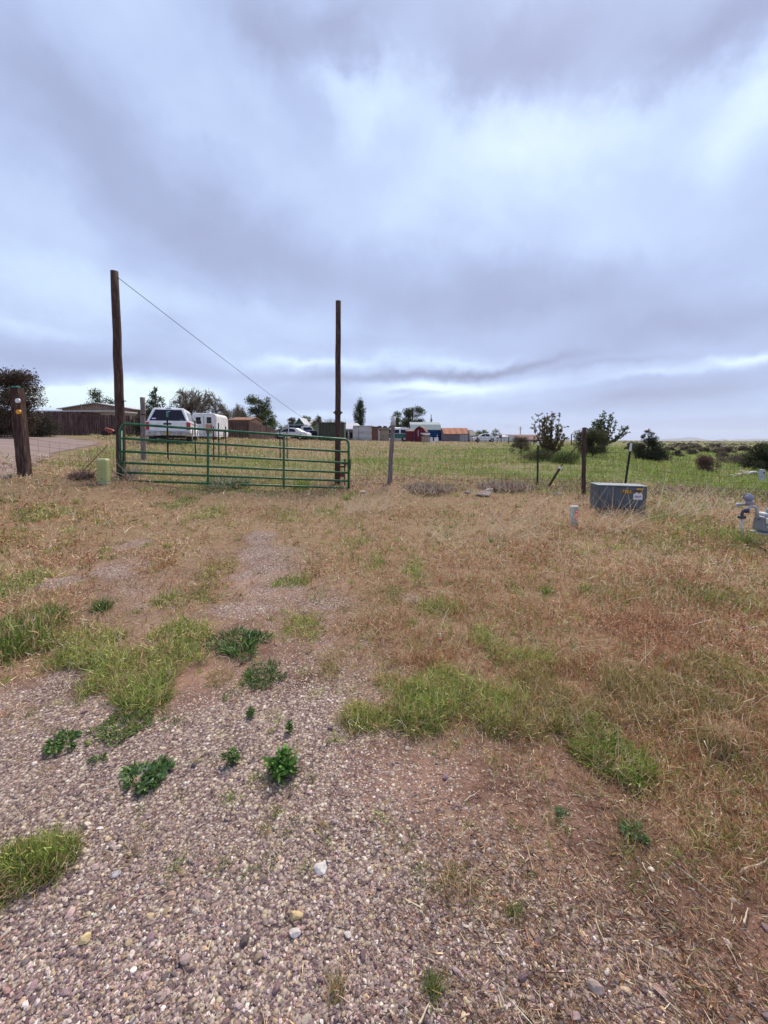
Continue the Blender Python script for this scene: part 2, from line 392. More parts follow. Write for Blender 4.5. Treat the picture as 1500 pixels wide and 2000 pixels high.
# gravel road on the left
def build_road():
    poly = [(-900, 842), (-100, 848), (60, 851), (128, 855), (182, 861), (200, 866), (150, 878), (105, 893), (66, 914), (30, 932), (-60, 965), (-400, 1060), (-900, 1200)]
    xs = np.arange(-34, -4.5, .16); ys = np.arange(4.5, 29, .16)
    X, Y = np.meshgrid(xs, ys); Z = terrain_z(X, Y)
    px, py = project(X, Y, Z)
    px = px + (fbm(X * 1.2, Y * 1.2, 71, 4) - .5) * 45; py = py + (fbm(X * 1.2, Y * 1.2, 72, 4) - .5) * 10
    ins = np.zeros(px.shape, bool); n = len(poly)
    for a in range(n):
        x1, y1 = poly[a]; x2, y2 = poly[(a + 1) % n]
        if y1 == y2: continue
        cnd = ((y1 > py) != (y2 > py)) & (px < (x2 - x1) * (py - y1) / (y2 - y1) + x1); ins ^= cnd
    H, Wd = X.shape; idx = np.arange(H * Wd).reshape(H, Wd)
    F = np.stack([idx[:-1, :-1], idx[:-1, 1:], idx[1:, 1:], idx[1:, :-1]], -1)
    ok = ins[:-1, :-1] & ins[:-1, 1:] & ins[1:, 1:] & ins[1:, :-1]
    F = F[ok]
    used = np.unique(F); rm = -np.ones(H * Wd, int); rm[used] = np.arange(len(used))
    V = np.stack([X.ravel(), Y.ravel(), Z.ravel() + .012], 1)[used]
    m = bpy.data.materials.new('road_gravel'); m.use_nodes = True; t = m.node_tree; b = t.nodes['Principled BSDF']
    P = N(t, 'ShaderNodeNewGeometry').outputs['Position']
    c = ramp(t, noise(t, P, 25, 6, .75), [(.3, (.14, .10, .09)), (.5, (.23, .17, .15)), (.7, (.33, .26, .23))])
    c = mixc(t, .5, c, ramp(t, noise(t, P, .6, 3, .6), [(.3, (.6, .5, .47)), (.7, (1, 1, 1))]), 'MULTIPLY')
    t.links.new(c, b.inputs['Base Color']); b.inputs['Roughness'].default_value = .95
    bp = N(t, 'ShaderNodeBump'); bp.inputs['Distance'].default_value = .02; t.links.new(noise(t, P, 30, 5, .7), bp.inputs['Height']); t.links.new(bp.outputs[0], b.inputs['Normal'])
    tag(link('gravel_road', np_mesh('gravel_road', V, rm[F], True), m), kind='structure')
build_road()
# ------------------------------------------------------------------ loose cover: stones, straw, grass
rng = np.random.default_rng(7)
def leaf_mat(name, transl=.22, rough=.65, spec=.2):
    m = bpy.data.materials.new(name); m.use_nodes = True; t = m.node_tree; t.nodes.clear()
    at = N(t, 'ShaderNodeAttribute', attribute_name='col').outputs[0]
    b = N(t, 'ShaderNodeBsdfPrincipled'); t.links.new(at, b.inputs['Base Color']); b.inputs['Roughness'].default_value = rough
    b.inputs['Specular IOR Level'].default_value = spec
    tr = N(t, 'ShaderNodeBsdfTranslucent'); t.links.new(at, tr.inputs[0])
    mx = N(t, 'ShaderNodeMixShader'); mx.inputs[0].default_value = transl
    t.links.new(b.outputs[0], mx.inputs[1]); t.links.new(tr.outputs[0], mx.inputs[2])
    o = N(t, 'ShaderNodeOutputMaterial'); t.links.new(mx.outputs[0], o.inputs[0])
    return m
LEAF = leaf_mat('leaf')
def blades(P, L, th, phi, kth, kphi, w, col, seg=3, taper=1.3, wmid=False):
    """curved tapering strips; P (n,3) roots, L length, th angle from upright, phi heading, k* bend along the strip"""
    n = len(P); sN = seg
    pts = np.empty((n, sN + 1, 3)); pts[:, 0] = P; cur = P.copy(); tg = []
    for s in range(sN):
        f = (s + .5) / sN; a = th + kth * f; b = phi + kphi * f
        dv = np.stack([np.sin(a) * np.cos(b), np.sin(a) * np.sin(b), np.cos(a)], 1)
        cur = cur + dv * (L / sN)[:, None]; pts[:, s + 1] = cur
    ph = rng.uniform(0, 2 * pi, n)
    side = np.stack([np.cos(ph), np.sin(ph), rng.uniform(-.4, .4, n)], 1)
    dirv = pts[:, -1] - pts[:, 0]; dirv /= np.linalg.norm(dirv, axis=1)[:, None] + 1e-9
    side = np.cross(side, dirv); side /= np.linalg.norm(side, axis=1)[:, None] + 1e-9
    V = np.empty((n, sN + 1, 2, 3))
    for s in range(sN + 1):
        f = s / sN
        ww = (np.sin(pi * min(max(f, .08), .97)) if wmid else (1 - .85 * f ** taper)) * w
        V[:, s, 0] = pts[:, s] - side * (ww / 2)[:, None]; V[:, s, 1] = pts[:, s] + side * (ww / 2)[:, None]
    base = np.arange(n)[:, None] * (2 * (sN + 1))
    F = np.concatenate([np.stack([base[:, 0] + 2 * s, base[:, 0] + 2 * s + 1, base[:, 0] + 2 * s + 3, base[:, 0] + 2 * s + 2], 1) for s in range(sN)])
    C = np.repeat(col, 2 * (sN + 1), axis=0)
    return V.reshape(-1, 3), F, C
class Acc:
    def __init__(self): self.V = []; self.F = []; self.C = []; self.n = 0
    def add(self, V, F, C):
        self.V.append(V); self.F.append(F + self.n); self.C.append(C); self.n += len(V); return self
    def mesh(self, name, smooth=False): return np_mesh(name, np.vstack(self.V), np.vstack(self.F), smooth, np.vstack(self.C))
def pick(pal, n, jit=.16):
    pal = np.array(pal); c = pal[rng.integers(0, len(pal), n)]
    return np.clip(c * (1 + rng.normal(0, jit * 1.25, (n, 1))) * (1 + rng.normal(0, .04, (n, 3))), .01, .9)
STRAW = [(.60, .40, .235), (.46, .29, .165), (.72, .52, .33), (.26, .15, .085), (.56, .35, .20), (.82, .65, .45)]
REDD = [(.40, .20, .115), (.50, .27, .155), (.21, .105, .065), (.58, .34, .20)]
PALE = [(.66, .54, .38), (.58, .46, .32), (.72, .62, .46)]
YGRN = [(.39, .44, .11), (.30, .36, .08), (.50, .53, .17), (.22, .28, .06)]
GRN = [(.14, .22, .04), (.20, .29, .06), (.09, .15, .03), (.27, .35, .08)]
OLIV = [(.27, .235, .095), (.33, .27, .12), (.22, .20, .08)]
def scatter(n, s0, s1, tmax=1.3):
    """uniform over the view: t = tangent of heading, s = 1/distance"""
    t = rng.uniform(-tmax, tmax, n); s = rng.uniform(s0, s1, n); Y = 1 / s
    return t * Y, Y
def pickby(mask_list, n):
    out = np.zeros((n, 3))
    for m, pal in mask_list:
        k = int(m.sum())
        if k: out[m] = pick(pal, k)
    return out

# near and middle ground: low tangled dry growth, green in patches
def near_cover():
    acc = Acc()
    x, y = scatter(620000, .088, 1.05)
    z = terrain_z(x, y); gr, de, gn, px, py, d = zones(x, y, z)
    cl = fbm(x * 3.2, y * 3.2, 81, 4)          # clumping
    cl2 = vnoise(x * 14, y * 14, 83)
    keep = rng.random(len(x)) < np.clip((de * 1.25 - .12) * (.12 + 2.6 * np.clip(cl - .32, 0, 1) + .35 * cl2), 0, 1) * np.clip(.42 + 1.0 / d, 0, 1)
    x, y, z, gr, de, gn, d, cl, px, py = [v[keep] for v in (x, y, z, gr, de, gn, d, cl, px, py)]
    n = len(x); P = np.stack([x, y, z - .004], 1)
    r = rng.random(n); isg = r < np.clip(gn * 1.2 - .12 + (cl - .5) * .35, 0, .96)
    yel = fbm(x * 1.1, y * 1.1, 91, 3) + rng.normal(0, .10, n)
    red = fbm(x * .7, y * .7, 95, 3) + rng.normal(0, .12, n) + np.clip((px - 1000) / 2500, 0, .12)
    pale = rng.random(n) < .10
    g = rng.random(n)
    col = pickby([(isg & (yel > .47), YGRN), (isg & (yel <= .47), GRN), (~isg & pale, PALE),
                  (~isg & ~pale & (red > .56), REDD), (~isg & ~pale & (red <= .56) & (gn > .42) & (g < .6), OLIV),
                  (~isg & ~pale & (red <= .56) & ~((gn > .42) & (g < .6)), STRAW)], n)
    hgt = (.026 + .050 * de * np.clip(gn + .2, 0, 1.0) + .030 * np.clip(d / 5, 0, 1)) * rng.uniform(.5, 1.7, n)
    th = np.abs(rng.normal(.98, .45, n))
    v = blades(P, hgt * 1.25, th, rng.uniform(0, 2 * pi, n), rng.normal(.15, 1.2, n), rng.normal(0, 1.7, n),
               np.maximum(.0021 + .0008 * isg, d * .00125) * rng.uniform(.7, 1.5, n), col, 3)
    acc.add(*v)
    # leaflets and seeds caught up in the growth
    k = rng.random(n) < .5; m = int(k.sum())
    Q = P[k] + np.stack([rng.normal(0, .02, m), rng.normal(0, .02, m), rng.uniform(.01, 1, m) * hgt[k]], 1)
    acc.add(*blades(Q, rng.uniform(.008, .022, m) * (1 + d[k] * .25), np.abs(rng.normal(1.1, .6, m)), rng.uniform(0, 6.3, m), rng.normal(0, .8, m), rng.normal(0, .5, m),
                    np.maximum(.0035, d[k] * .0015), np.clip(col[k] * rng.uniform(.8, 1.25, (m, 1)), 0, .9), 1))
    o = link('low_growth', acc.mesh('low_growth'), LEAF); tag(o, 'low tangled dry grass and green weeds spreading over the open ground', 'grass', kind='stuff')
near_cover()
def long_stems():
    acc = Acc(); x, y = scatter(26000, .095, .62); z = terrain_z(x, y); gr, de, gn, px, py, d = zones(x, y, z)
    k = rng.random(len(x)) < np.clip(de * 1.1 - .35, 0, 1) * (.25 + 1.3 * np.clip(fbm(x * 1.6, y * 1.6, 401, 3) - .38, 0, 1)); x, y, z, d = x[k], y[k], z[k], d[k]; n = len(x)
    acc.add(*blades(np.stack([x, y, z], 1), rng.uniform(.07, .24, n), np.abs(rng.normal(.95, .35, n)), rng.uniform(0, 6.3, n), rng.normal(.4, .6, n), rng.normal(0, .7, n), np.maximum(.0024, d * .00125) * rng.uniform(.7, 1.4, n), pick(PALE + STRAW[:3] + [(.8, .66, .48)] + REDD[1:2], n), 4, taper=.9))
    tag(link('dry_stems', acc.mesh('dry_stems'), LEAF), 'longer pale bent stems standing over the dry growth', 'straw', kind='stuff')
long_stems()
def clump_cover():
    acc = Acc(); K = {'Y': [(.42, .47, .13), (.32, .38, .09), (.60, .61, .24), (.13, .18, .035), (.22, .28, .06), (.46, .40, .20)], 'G': [(.16, .25, .05), (.10, .17, .03), (.26, .34, .08), (.06, .10, .02), (.30, .27, .11)],
        'L': [(.42, .44, .13), (.31, .35, .09), (.54, .50, .20), (.18, .22, .06)], 'O': [(.30, .255, .10), (.40, .32, .15), (.22, .20, .07), (.50, .38, .21)], 'S': STRAW, 'R': REDD + STRAW[3:5]}
    for (cx, cy, rx, ry, k, h), (px_, py_, pw, ph_, _, _) in zip(clump_world(), CLUMPS):
        n = int(pw * ph_ * pi * .58)
        u = rng.uniform(-1.5, 1.5, n); v = rng.uniform(-1.5, 1.5, n); x = cx + u * rx; y = cy + v * ry
        e = (fbm(x * 5, y * 5, 201, 5) - .5) * 2.7; f = np.clip(1.0 - u * u - v * v + e, 0, 1)
        ok = rng.random(n) < f * 1.4 * (1 - .85 * pebble_field(x, y)); x, y, f = x[ok], y[ok], f[ok]; m = len(x)
        if m < 3: continue
        lump = fbm(x * 9, y * 9, 211, 2); d = np.sqrt(x * x + y * y)
        H = h * .62 * np.sqrt(f) * (.4 + 1.1 * lump); P = np.stack([x, y, terrain_z(x, y) + rng.random(m) ** 1.4 * H], 1)
        wiry = k in 'YL'
        sh = rng.random(m)
        c = pick(K[k], m, .2); odd = rng.random(m) < .14 + .35 * (fbm(x * 11, y * 11, 215, 2) > .52); c[odd] = pick(STRAW, int(odd.sum()))
        L = (.032 + .27 * h) * rng.uniform(.35, 1.3, m)
        tall = cx < -1.5 and k == 'G' and cy > 2
        acc.add(*blades(P, L, np.abs(rng.normal(.45 if tall else 1.1, .45, m)), rng.uniform(0, 6.3, m), rng.normal(.1, 1.5 if wiry else 1.0, m), rng.normal(0, 2.0 if wiry else 1.0, m),
                        np.maximum(.0036 if wiry else .0030, d * .0014) * rng.uniform(.7, 1.4, m), c, 4 if d.min() < 4 else 3))
    tag(link('weed_patches', acc.mesh('weed_patches'), LEAF), 'wiry green and straw coloured weed patches mounded on the ground', 'weeds', kind='stuff')
clump_cover()

def straw_litter():
    acc = Acc(); x, y = scatter(90000, .12, 1.1)
    z = terrain_z(x, y); gr, de, gn, px, py, d = zones(x, y, z)
    w = np.clip((px - 700) / 350, 0, 1) * np.clip((py - 1400) / 150, 0, 1) * 1.3 + .45 * de + .05
    w = w * np.clip((fbm(x * 3, y * 3, 101, 3) - .25) * 2.2, 0.05, 1)
    k = rng.random(len(x)) < w * np.clip(.25 + .6 / d, 0, 1); x, y, z, d = x[k], y[k], z[k], d[k]; n = len(x)
    col = pick(STRAW[:4] + PALE + REDD[:3] + [(.5, .42, .33), (.12, .07, .05), (.16, .10, .07), (.09, .055, .04), (.20, .125, .09)], n, .25)
    L = rng.uniform(.008, .034, n) * (1 + (rng.random(n) < .06) * rng.uniform(.5, 3.5, n))
    P = np.stack([x, y, z + rng.uniform(.001, .007, n)], 1)
    ang = np.where(rng.random(n) < .2, rng.normal(2.4, .5, n), rng.uniform(0, 6.3, n))
    acc.add(*blades(P, L, rng.normal(1.5, .07, n), ang, rng.normal(0, .12, n), rng.normal(0, .35, n),
                    np.maximum(.0019, d * .0011) * rng.uniform(.6, 1.7, n), col, 3, taper=4))
    tag(link('straw_litter', acc.mesh('straw_litter'), LEAF), 'short broken straw and stalks strewn over the brown soil', 'straw', kind='stuff')
straw_litter()

def field_grass():
    acc = Acc()
    for (n, s0, s1, hb) in ((150000, .030, .108, 1.0), (60000, .011, .034, 1.0)):
        x, y = scatter(n, s0, s1, 1.1); z = terrain_z(x, y); gr, de, gn, px, py, d = zones(x, y, z)
        ok = (y > 9.7 + (rng.random(n) - .5)) & ~((px < 215) & (py < 935 - .12 * np.maximum(px, 0)) & (py > 850) & (px < 215 - abs(py - 866) * 2.6))
        cl = fbm(x * .8, y * .8, 111, 4)
        ok &= rng.random(n) < np.clip(.25 + 1.8 * (cl - .25), .05, 1)
        x, y, z, gn, d, cl, px, py = [v[ok] for v in (x, y, z, gn, d, cl, px, py)]
        m = len(x); isg = rng.random(m) < np.clip(gn * 1.25 - .12, 0, .95)
        dead = (np.abs(y - 10.7) < 1.0) & (px > 640) & (rng.random(m) < .7)
        isg &= ~dead
        c = pickby([(isg, [(.20, .33, .055), (.28, .42, .085), (.14, .23, .04), (.36, .46, .12)] + YGRN[1:] + OLIV[:2]), (~isg & dead, [(.30, .21, .16), (.20, .135, .11), (.46, .36, .28), (.13, .085, .07)]), (~isg & ~dead, STRAW[:3] + PALE + OLIV + YGRN[:1])], m)
        L = (.06 + .13 * cl) * rng.uniform(.5, 1.5, m) * (1 + .5 * np.clip((d - 12) / 30, 0, 1)) * np.where(d > 30, .8, 1)
        acc.add(*blades(np.stack([x, y, z - .01], 1), L, np.abs(rng.normal(.6, .42, m)) + .4 * dead, rng.uniform(0, 6.3, m), rng.normal(.35, .4, m), rng.normal(0, .5, m),
                        np.maximum(.004, d * .0011) * rng.uniform(.7, 1.5, m), c, 2))
    tag(link('field_grass', acc.mesh('field_grass'), LEAF), 'tall green and straw grass filling the field behind the gate', 'grass', kind='stuff')
field_grass()

# ---- loose stones
def ico(sub):
    import bmesh
    bm = bmesh.new(); bmesh.ops.create_icosphere(bm, subdivisions=sub, radius=1)
    V = np.array([v.co[:] for v in bm.verts]); F = np.array([[v.index for v in f.verts] for f in bm.faces]); bm.free()
    return V, F
STM = bpy.data.materials.new('stone'); STM.use_nodes = True
def _st():
    t = STM.node_tree; b = t.nodes['Principled BSDF']; at = N(t, 'ShaderNodeAttribute', attribute_name='col').outputs[0]
    P = N(t, 'ShaderNodeNewGeometry').outputs['Position']
    c = mixc(t, 1, at, ramp(t, noise(t, P, 220, 4, .65), [(.3, .72), (.5, 1), (.7, 1.2)]), 'MULTIPLY')
    t.links.new(c, b.inputs['Base Color']); b.inputs['Roughness'].default_value = .75; b.inputs['Specular IOR Level'].default_value = .3
    bp = N(t, 'ShaderNodeBump'); bp.inputs['Distance'].default_value = .002; bp.inputs['Strength'].default_value = .7
    t.links.new(noise(t, P, 300, 4, .6), bp.inputs['Height']); t.links.new(bp.outputs[0], b.inputs['Normal'])
_st()
STCOL = [(.28, .20, .185), (.36, .265, .24), (.43, .32, .27), (.21, .145, .14), (.52, .405, .345), (.32, .22, .17), (.58, .47, .39), (.54, .41, .25), (.42, .285, .20), (.74, .65, .54), (.17, .115, .12)]
def stones(n, s0, s1, rlo, rhi, sub, wfun, pw=2.2):
    x, y = scatter(n, s0, s1); z = terrain_z(x, y); gr, de, gn, px, py, d = zones(x, y, z)
    k = rng.random(n) < wfun(gr, x, y, d); x, y, z, d = x[k], y[k], z[k], d[k]; m = len(x)
    V0, F0 = ico(sub); nv = len(V0)
    protos = []
    for i in range(24):
        q = V0.copy()
        for _ in range(7):                          # knock flat facets off a ball
            a = rng.normal(size=3); a /= np.linalg.norm(a); h = rng.uniform(.42, .85)
            dd = q @ a; q = q - np.maximum(dd - h, 0)[:, None] * a * .95
        protos.append(q + rng.normal(0, .03, q.shape))
    protos = np.array(protos)
    r = rlo + (rhi - rlo) * rng.random(m) ** pw
    S = np.stack([r, r * rng.uniform(.6, 1.0, m), r * rng.uniform(.4, .75, m)], 1)
    a = rng.uniform(0, 2 * pi, m); tx = rng.normal(0, .3, m)
    Q = protos[rng.integers(0, 24, m)] * S[:, None]
    yy = Q[..., 1] * np.cos(tx)[:, None] - Q[..., 2] * np.sin(tx)[:, None]; zz = Q[..., 1] * np.sin(tx)[:, None] + Q[..., 2] * np.cos(tx)[:, None]
    xx = Q[..., 0] * np.cos(a)[:, None] - yy * np.sin(a)[:, None]; yy = Q[..., 0] * np.sin(a)[:, None] + yy * np.cos(a)[:, None]
    V = np.stack([xx + x[:, None], yy + y[:, None], zz + (z + S[:, 2] * rng.uniform(-.35, .40, m))[:, None]], -1).reshape(-1, 3)
    F = (F0[None] + (np.arange(m) * nv)[:, None, None]).reshape(-1, 3)
    return V, F, np.repeat(pick(STCOL, m, .15) * np.array([.75, .72, .765]), nv, axis=0)
def build_stones():
    acc = Acc()
    cl = lambda x, y: np.clip(.35 + 2.4 * (fbm(x * 2.5, y * 2.5, 121, 4) - .33), .1, 1)
    acc.add(*stones(90000, .22, 1.15, .0026, .0088, 1, lambda gr, x, y, d: np.clip(gr * 1.0 - .15, .03, 1) * cl(x, y) * np.clip(.35 + .9 / d, 0, 1), 1.8))
    acc.add(*stones(9000, .14, 1.15, .008, .018, 2, lambda gr, x, y, d: np.clip(gr, .02, 1) ** 1.3 * .30 * cl(x, y), 3.0))
    tag(link('gravel', acc.mesh('gravel', False), STM), 'loose purple grey and tan gravel covering the foreground', 'gravel', kind='stuff')
build_stones()
# ------------------------------------------------------------------ mesh helpers
class MB:
    def __init__(self): self.v = []; self.f = []
    def poly(self, pts, faces):
        b = len(self.v); self.v += [tuple(p) for p in pts]; self.f += [tuple(b + i for i in f) for f in faces]; return self
    def box(self, c, s, M=None, tz=0.0, tx=0.0):
        """centre, size; tx/tz shrink the top in x and y"""
        hx, hy, hz = s[0] / 2, s[1] / 2, s[2] / 2
        p = []
        for z in (-1, 1):
            k = 0 if z < 0 else 1
            for (x, y) in ((-1, -1), (1, -1), (1, 1), (-1, 1)):
                p.append(Vector((c[0] + x * hx * (1 - k * tx), c[1] + y * hy * (1 - k * tz), c[2] + z * hz)))
        if M is not None: p = [M @ q for q in p]
        return self.poly(p, [(3, 2, 1, 0), (4, 5, 6, 7), (0, 1, 5, 4), (1, 2, 6, 5), (2, 3, 7, 6), (3, 0, 4, 7)])
    def tube(self, pts, rad, n=6, cap=True):
        pts = [Vector(p) for p in pts]; r = rad if hasattr(rad, '__len__') else [rad] * len(pts)
        b = len(self.v); up = None
        for i, p in enumerate(pts):
            d = (pts[min(i + 1, len(pts) - 1)] - pts[max(i - 1, 0)]).normalized()
            if up is None: up = Vector((1, 0, 0)) if abs(d.x) < .8 else Vector((0, 0, 1))
            a = d.cross(up).normalized(); c = a.cross(d).normalized(); up = c
            for k in range(n):
                t = 2 * pi * (k + .5) / n; self.v.append(tuple(p + (a * cos(t) + c * sin(t)) * r[i]))
        for i in range(len(pts) - 1):
            for k in range(n):
                k2 = (k + 1) % n; self.f.append((b + i * n + k, b + i * n + k2, b + (i + 1) * n + k2, b + (i + 1) * n + k))
        if cap:
            self.f.append(tuple(b + k for k in range(n))[::-1]); e = b + (len(pts) - 1) * n; self.f.append(tuple(e + k for k in range(n)))
        return self
    def prism(self, outline, y0, y1, M=None, inset=0.0):
        """outline in x,z extruded along y"""
        n = len(outline); p = [Vector((x, y0, z)) for x, z in outline] + [Vector((x, y1, z)) for x, z in outline]
        if M is not None: p = [M @ q for q in p]
        return self.poly(p, [tuple(range(n)), tuple(range(2 * n - 1, n - 1, -1))] + [(i, n + i, n + (i + 1) % n, (i + 1) % n) for i in range(n)])
    def quad(self, a, b, c, d): return self.poly([a, b, c, d], [(0, 1, 2, 3)])
    def build(self, name, m, parent=None, smooth=False, bevel=0, world_to=None, col=None):
        me = bpy.data.meshes.new(name); vs = self.v
        if world_to is not None: vs = [tuple(Vector(v) - world_to) for v in vs]
        me.from_pydata(vs, [], self.f); me.update()
        import bmesh
        bm = bmesh.new(); bm.from_mesh(me); bmesh.ops.recalc_face_normals(bm, faces=bm.faces[:]); bm.to_mesh(me); bm.free()
        if smooth: me.polygons.foreach_set('use_smooth', [True] * len(me.polygons))
        o = link(name, me, m, parent)
        if bevel:
            bv = o.modifiers.new('bevel', 'BEVEL'); bv.width = bevel; bv.segments = 2; bv.limit_method = 'ANGLE'; bv.angle_limit = R(35)
        return o
def empty(name, loc, label, cat, group=None, rz=0, rot=None):
    o = bpy.data.objects.new(name, None); COL.objects.link(o); o.location = loc; o.empty_display_size = .2
    o.rotation_euler = rot if rot else (0, 0, rz)
    return tag(o, label, cat, group)

_mats = {}
def mat(name, c, rough=.6, var=.15, scale=6, metal=0.0, bump=0.0, dirt=None, stretch=None, spec=.4, coat=0):
    if name in _mats: return _mats[name]
    m = bpy.data.materials.new(name); m.use_nodes = True; t = m.node_tree; b = t.nodes['Principled BSDF']
    P = N(t, 'ShaderNodeTexCoord').outputs['Object']
    if stretch is not None:
        mp = N(t, 'ShaderNodeMapping'); mp.inputs['Scale'].default_value = stretch; t.links.new(P, mp.inputs[0]); P = mp.outputs[0]
    nz = noise(t, P, scale, 6, .65)
    c = Vector(c)
    base = ramp(t, nz, [(.28, tuple(c * (1 - var * 2))), (.5, tuple(c)), (.72, tuple(Vector([min(1, q) for q in c * (1 + var * 1.6)])))])
    if dirt is not None:
        f = M_(t, 'MULTIPLY', M_(t, 'SUBTRACT', noise(t, P, scale * .6, 8, .7), .5), 5, clamp=True)
        base = mixc(t, f, base, dirt)
    t.links.new(base, b.inputs['Base Color']); b.inputs['Roughness'].default_value = rough; b.inputs['Metallic'].default_value = metal
    b.inputs['Specular IOR Level'].default_value = spec; b.inputs['Coat Weight'].default_value = coat
    if bump:
        bp = N(t, 'ShaderNodeBump'); bp.inputs['Distance'].default_value = bump; bp.inputs['Strength'].default_value = 1
        t.links.new(noise(t, P, scale * 1.7, 6, .7), bp.inputs['Height']); t.links.new(bp.outputs[0], b.inputs['Normal'])
    _mats[name] = m; return m
POLEW = mat('pole_wood', (.060, .030, .024), .9, .45, 14, bump=.02, stretch=(6, 6, .5), dirt=(.19, .125, .10))
TIEW = mat('tie_wood', (.065, .032, .026), .95, .5, 12, bump=.05, stretch=(4, 4, .35), dirt=(.24, .15, .115))
GREYW = mat('grey_wood', (.21, .17, .165), .95, .35, 12, bump=.01, stretch=(5, 5, .5), dirt=(.10, .075, .07))
FENCEW = mat('fence_wood', (.072, .038, .034), .95, .6, 2.2, bump=.01, stretch=(6, 6, .6), dirt=(.15, .10, .09))
FENCEG = mat('fence_grey', (.17, .13, .125), .95, .55, 2.2, bump=.01, stretch=(6, 6, .6), dirt=(.30, .26, .24))
WIRE = mat('wire', (.075, .055, .05), .7, .3, 5, metal=.4, dirt=(.12, .05, .03))
TPOST = mat('tpost', (.025, .03, .03), .6, .3, 9, dirt=(.07, .05, .045))
WHITEP = mat('white_paint', (.74, .74, .76), .35, .06, 3, dirt=(.62, .60, .58), coat=.3)
WHITED = mat('white_dusty', (.62, .61, .62), .6, .12, 2.5, dirt=(.50, .46, .42))
GLASS = mat('dark_glass', (.012, .010, .022), .15, .2, 2, spec=.25)
RUBBER = mat('rubber', (.02, .02, .02), .9, .2, 8)
CHROME = mat('chrome', (.42, .40, .40), .35, .25, 5, metal=.7, dirt=(.2, .16, .14))
REDL = mat('red_lamp', (.42, .025, .03), .25, .2, 9)
BLACKP = mat('black_trim', (.015, .013, .02), .5, .2, 9)
GGREEN = mat('gate_green', (.016, .105, .045), .45, .25, 9, dirt=(.03, .125, .06), spec=.4)
STEEL = mat('galvanised', (.40, .41, .43), .5, .18, 12, metal=.35, dirt=(.28, .27, .28))
YEL = mat('yellow', (.85, .42, .02), .5, .08, 9); WHT = mat('white_mark', (.8, .8, .8), .5, .05, 9)
BARK = mat('bark', (.085, .06, .05), .95, .4, 10, bump=.01, stretch=(4, 4, .6))

# ------------------------------------------------------------------ trees
def limb(mb, rnd, p, d, L, r, depth, spread, segs, tips, up=.25, child=3, minr=.006, mids=None, shrink=.68):
    pts = [p.copy()]; rad = [r]; q = p.copy(); dd = d.copy()
    for s in range(segs):
        dd = (dd + Vector((rnd.gauss(0, .16), rnd.gauss(0, .16), rnd.gauss(0, .12) + up * .25))).normalized()
        q = q + dd * (L / segs); pts.append(q.copy()); rad.append(max(minr, r * (1 - .55 * (s + 1) / segs)))
        if mids is not None and depth <= 1: mids.append((q.copy(), dd.copy()))
    mb.tube(pts, rad, 4 if depth < 2 else 6, cap=False)
    if depth == 0: tips.append((q, dd)); return
    for k in range(child + rnd.randint(0, 1)):
        i = rnd.randint(max(1, segs // 2), segs) if k else segs
        ax = Vector((rnd.gauss(0, 1), rnd.gauss(0, 1), rnd.gauss(0, .6))).normalized()
        nd = (dd + ax * spread * rnd.uniform(.6, 1.3) + Vector((0, 0, up * .5))).normalized()
        limb(mb, rnd, pts[i], nd, L * shrink * rnd.uniform(.75, 1.2), rad[i] * .7, depth - 1, spread, segs, tips, up, child, minr, mids, shrink)
def leaves(P, D, size, col, asp=.5, seed=1, up=.3):
    """one small pointed leaf quad at each point, heading roughly along D"""
    g = np.random.default_rng(seed); n = len(P)
    D = D + g.normal(0, .6, (n, 3)); D[:, 2] += up; D /= np.linalg.norm(D, axis=1)[:, None]
    S = np.cross(D, g.normal(size=(n, 3))); S /= np.linalg.norm(S, axis=1)[:, None]
    L = size * g.uniform(.6, 1.5, n)[:, None]; w = L * asp
    V = np.stack([P - D * L * .5, P + S * w * .5, P + D * L * .5, P - S * w * .5], 1).reshape(-1, 3)
    F = np.arange(n * 4).reshape(-1, 4)
    return V, F, np.repeat(col, 4, axis=0)
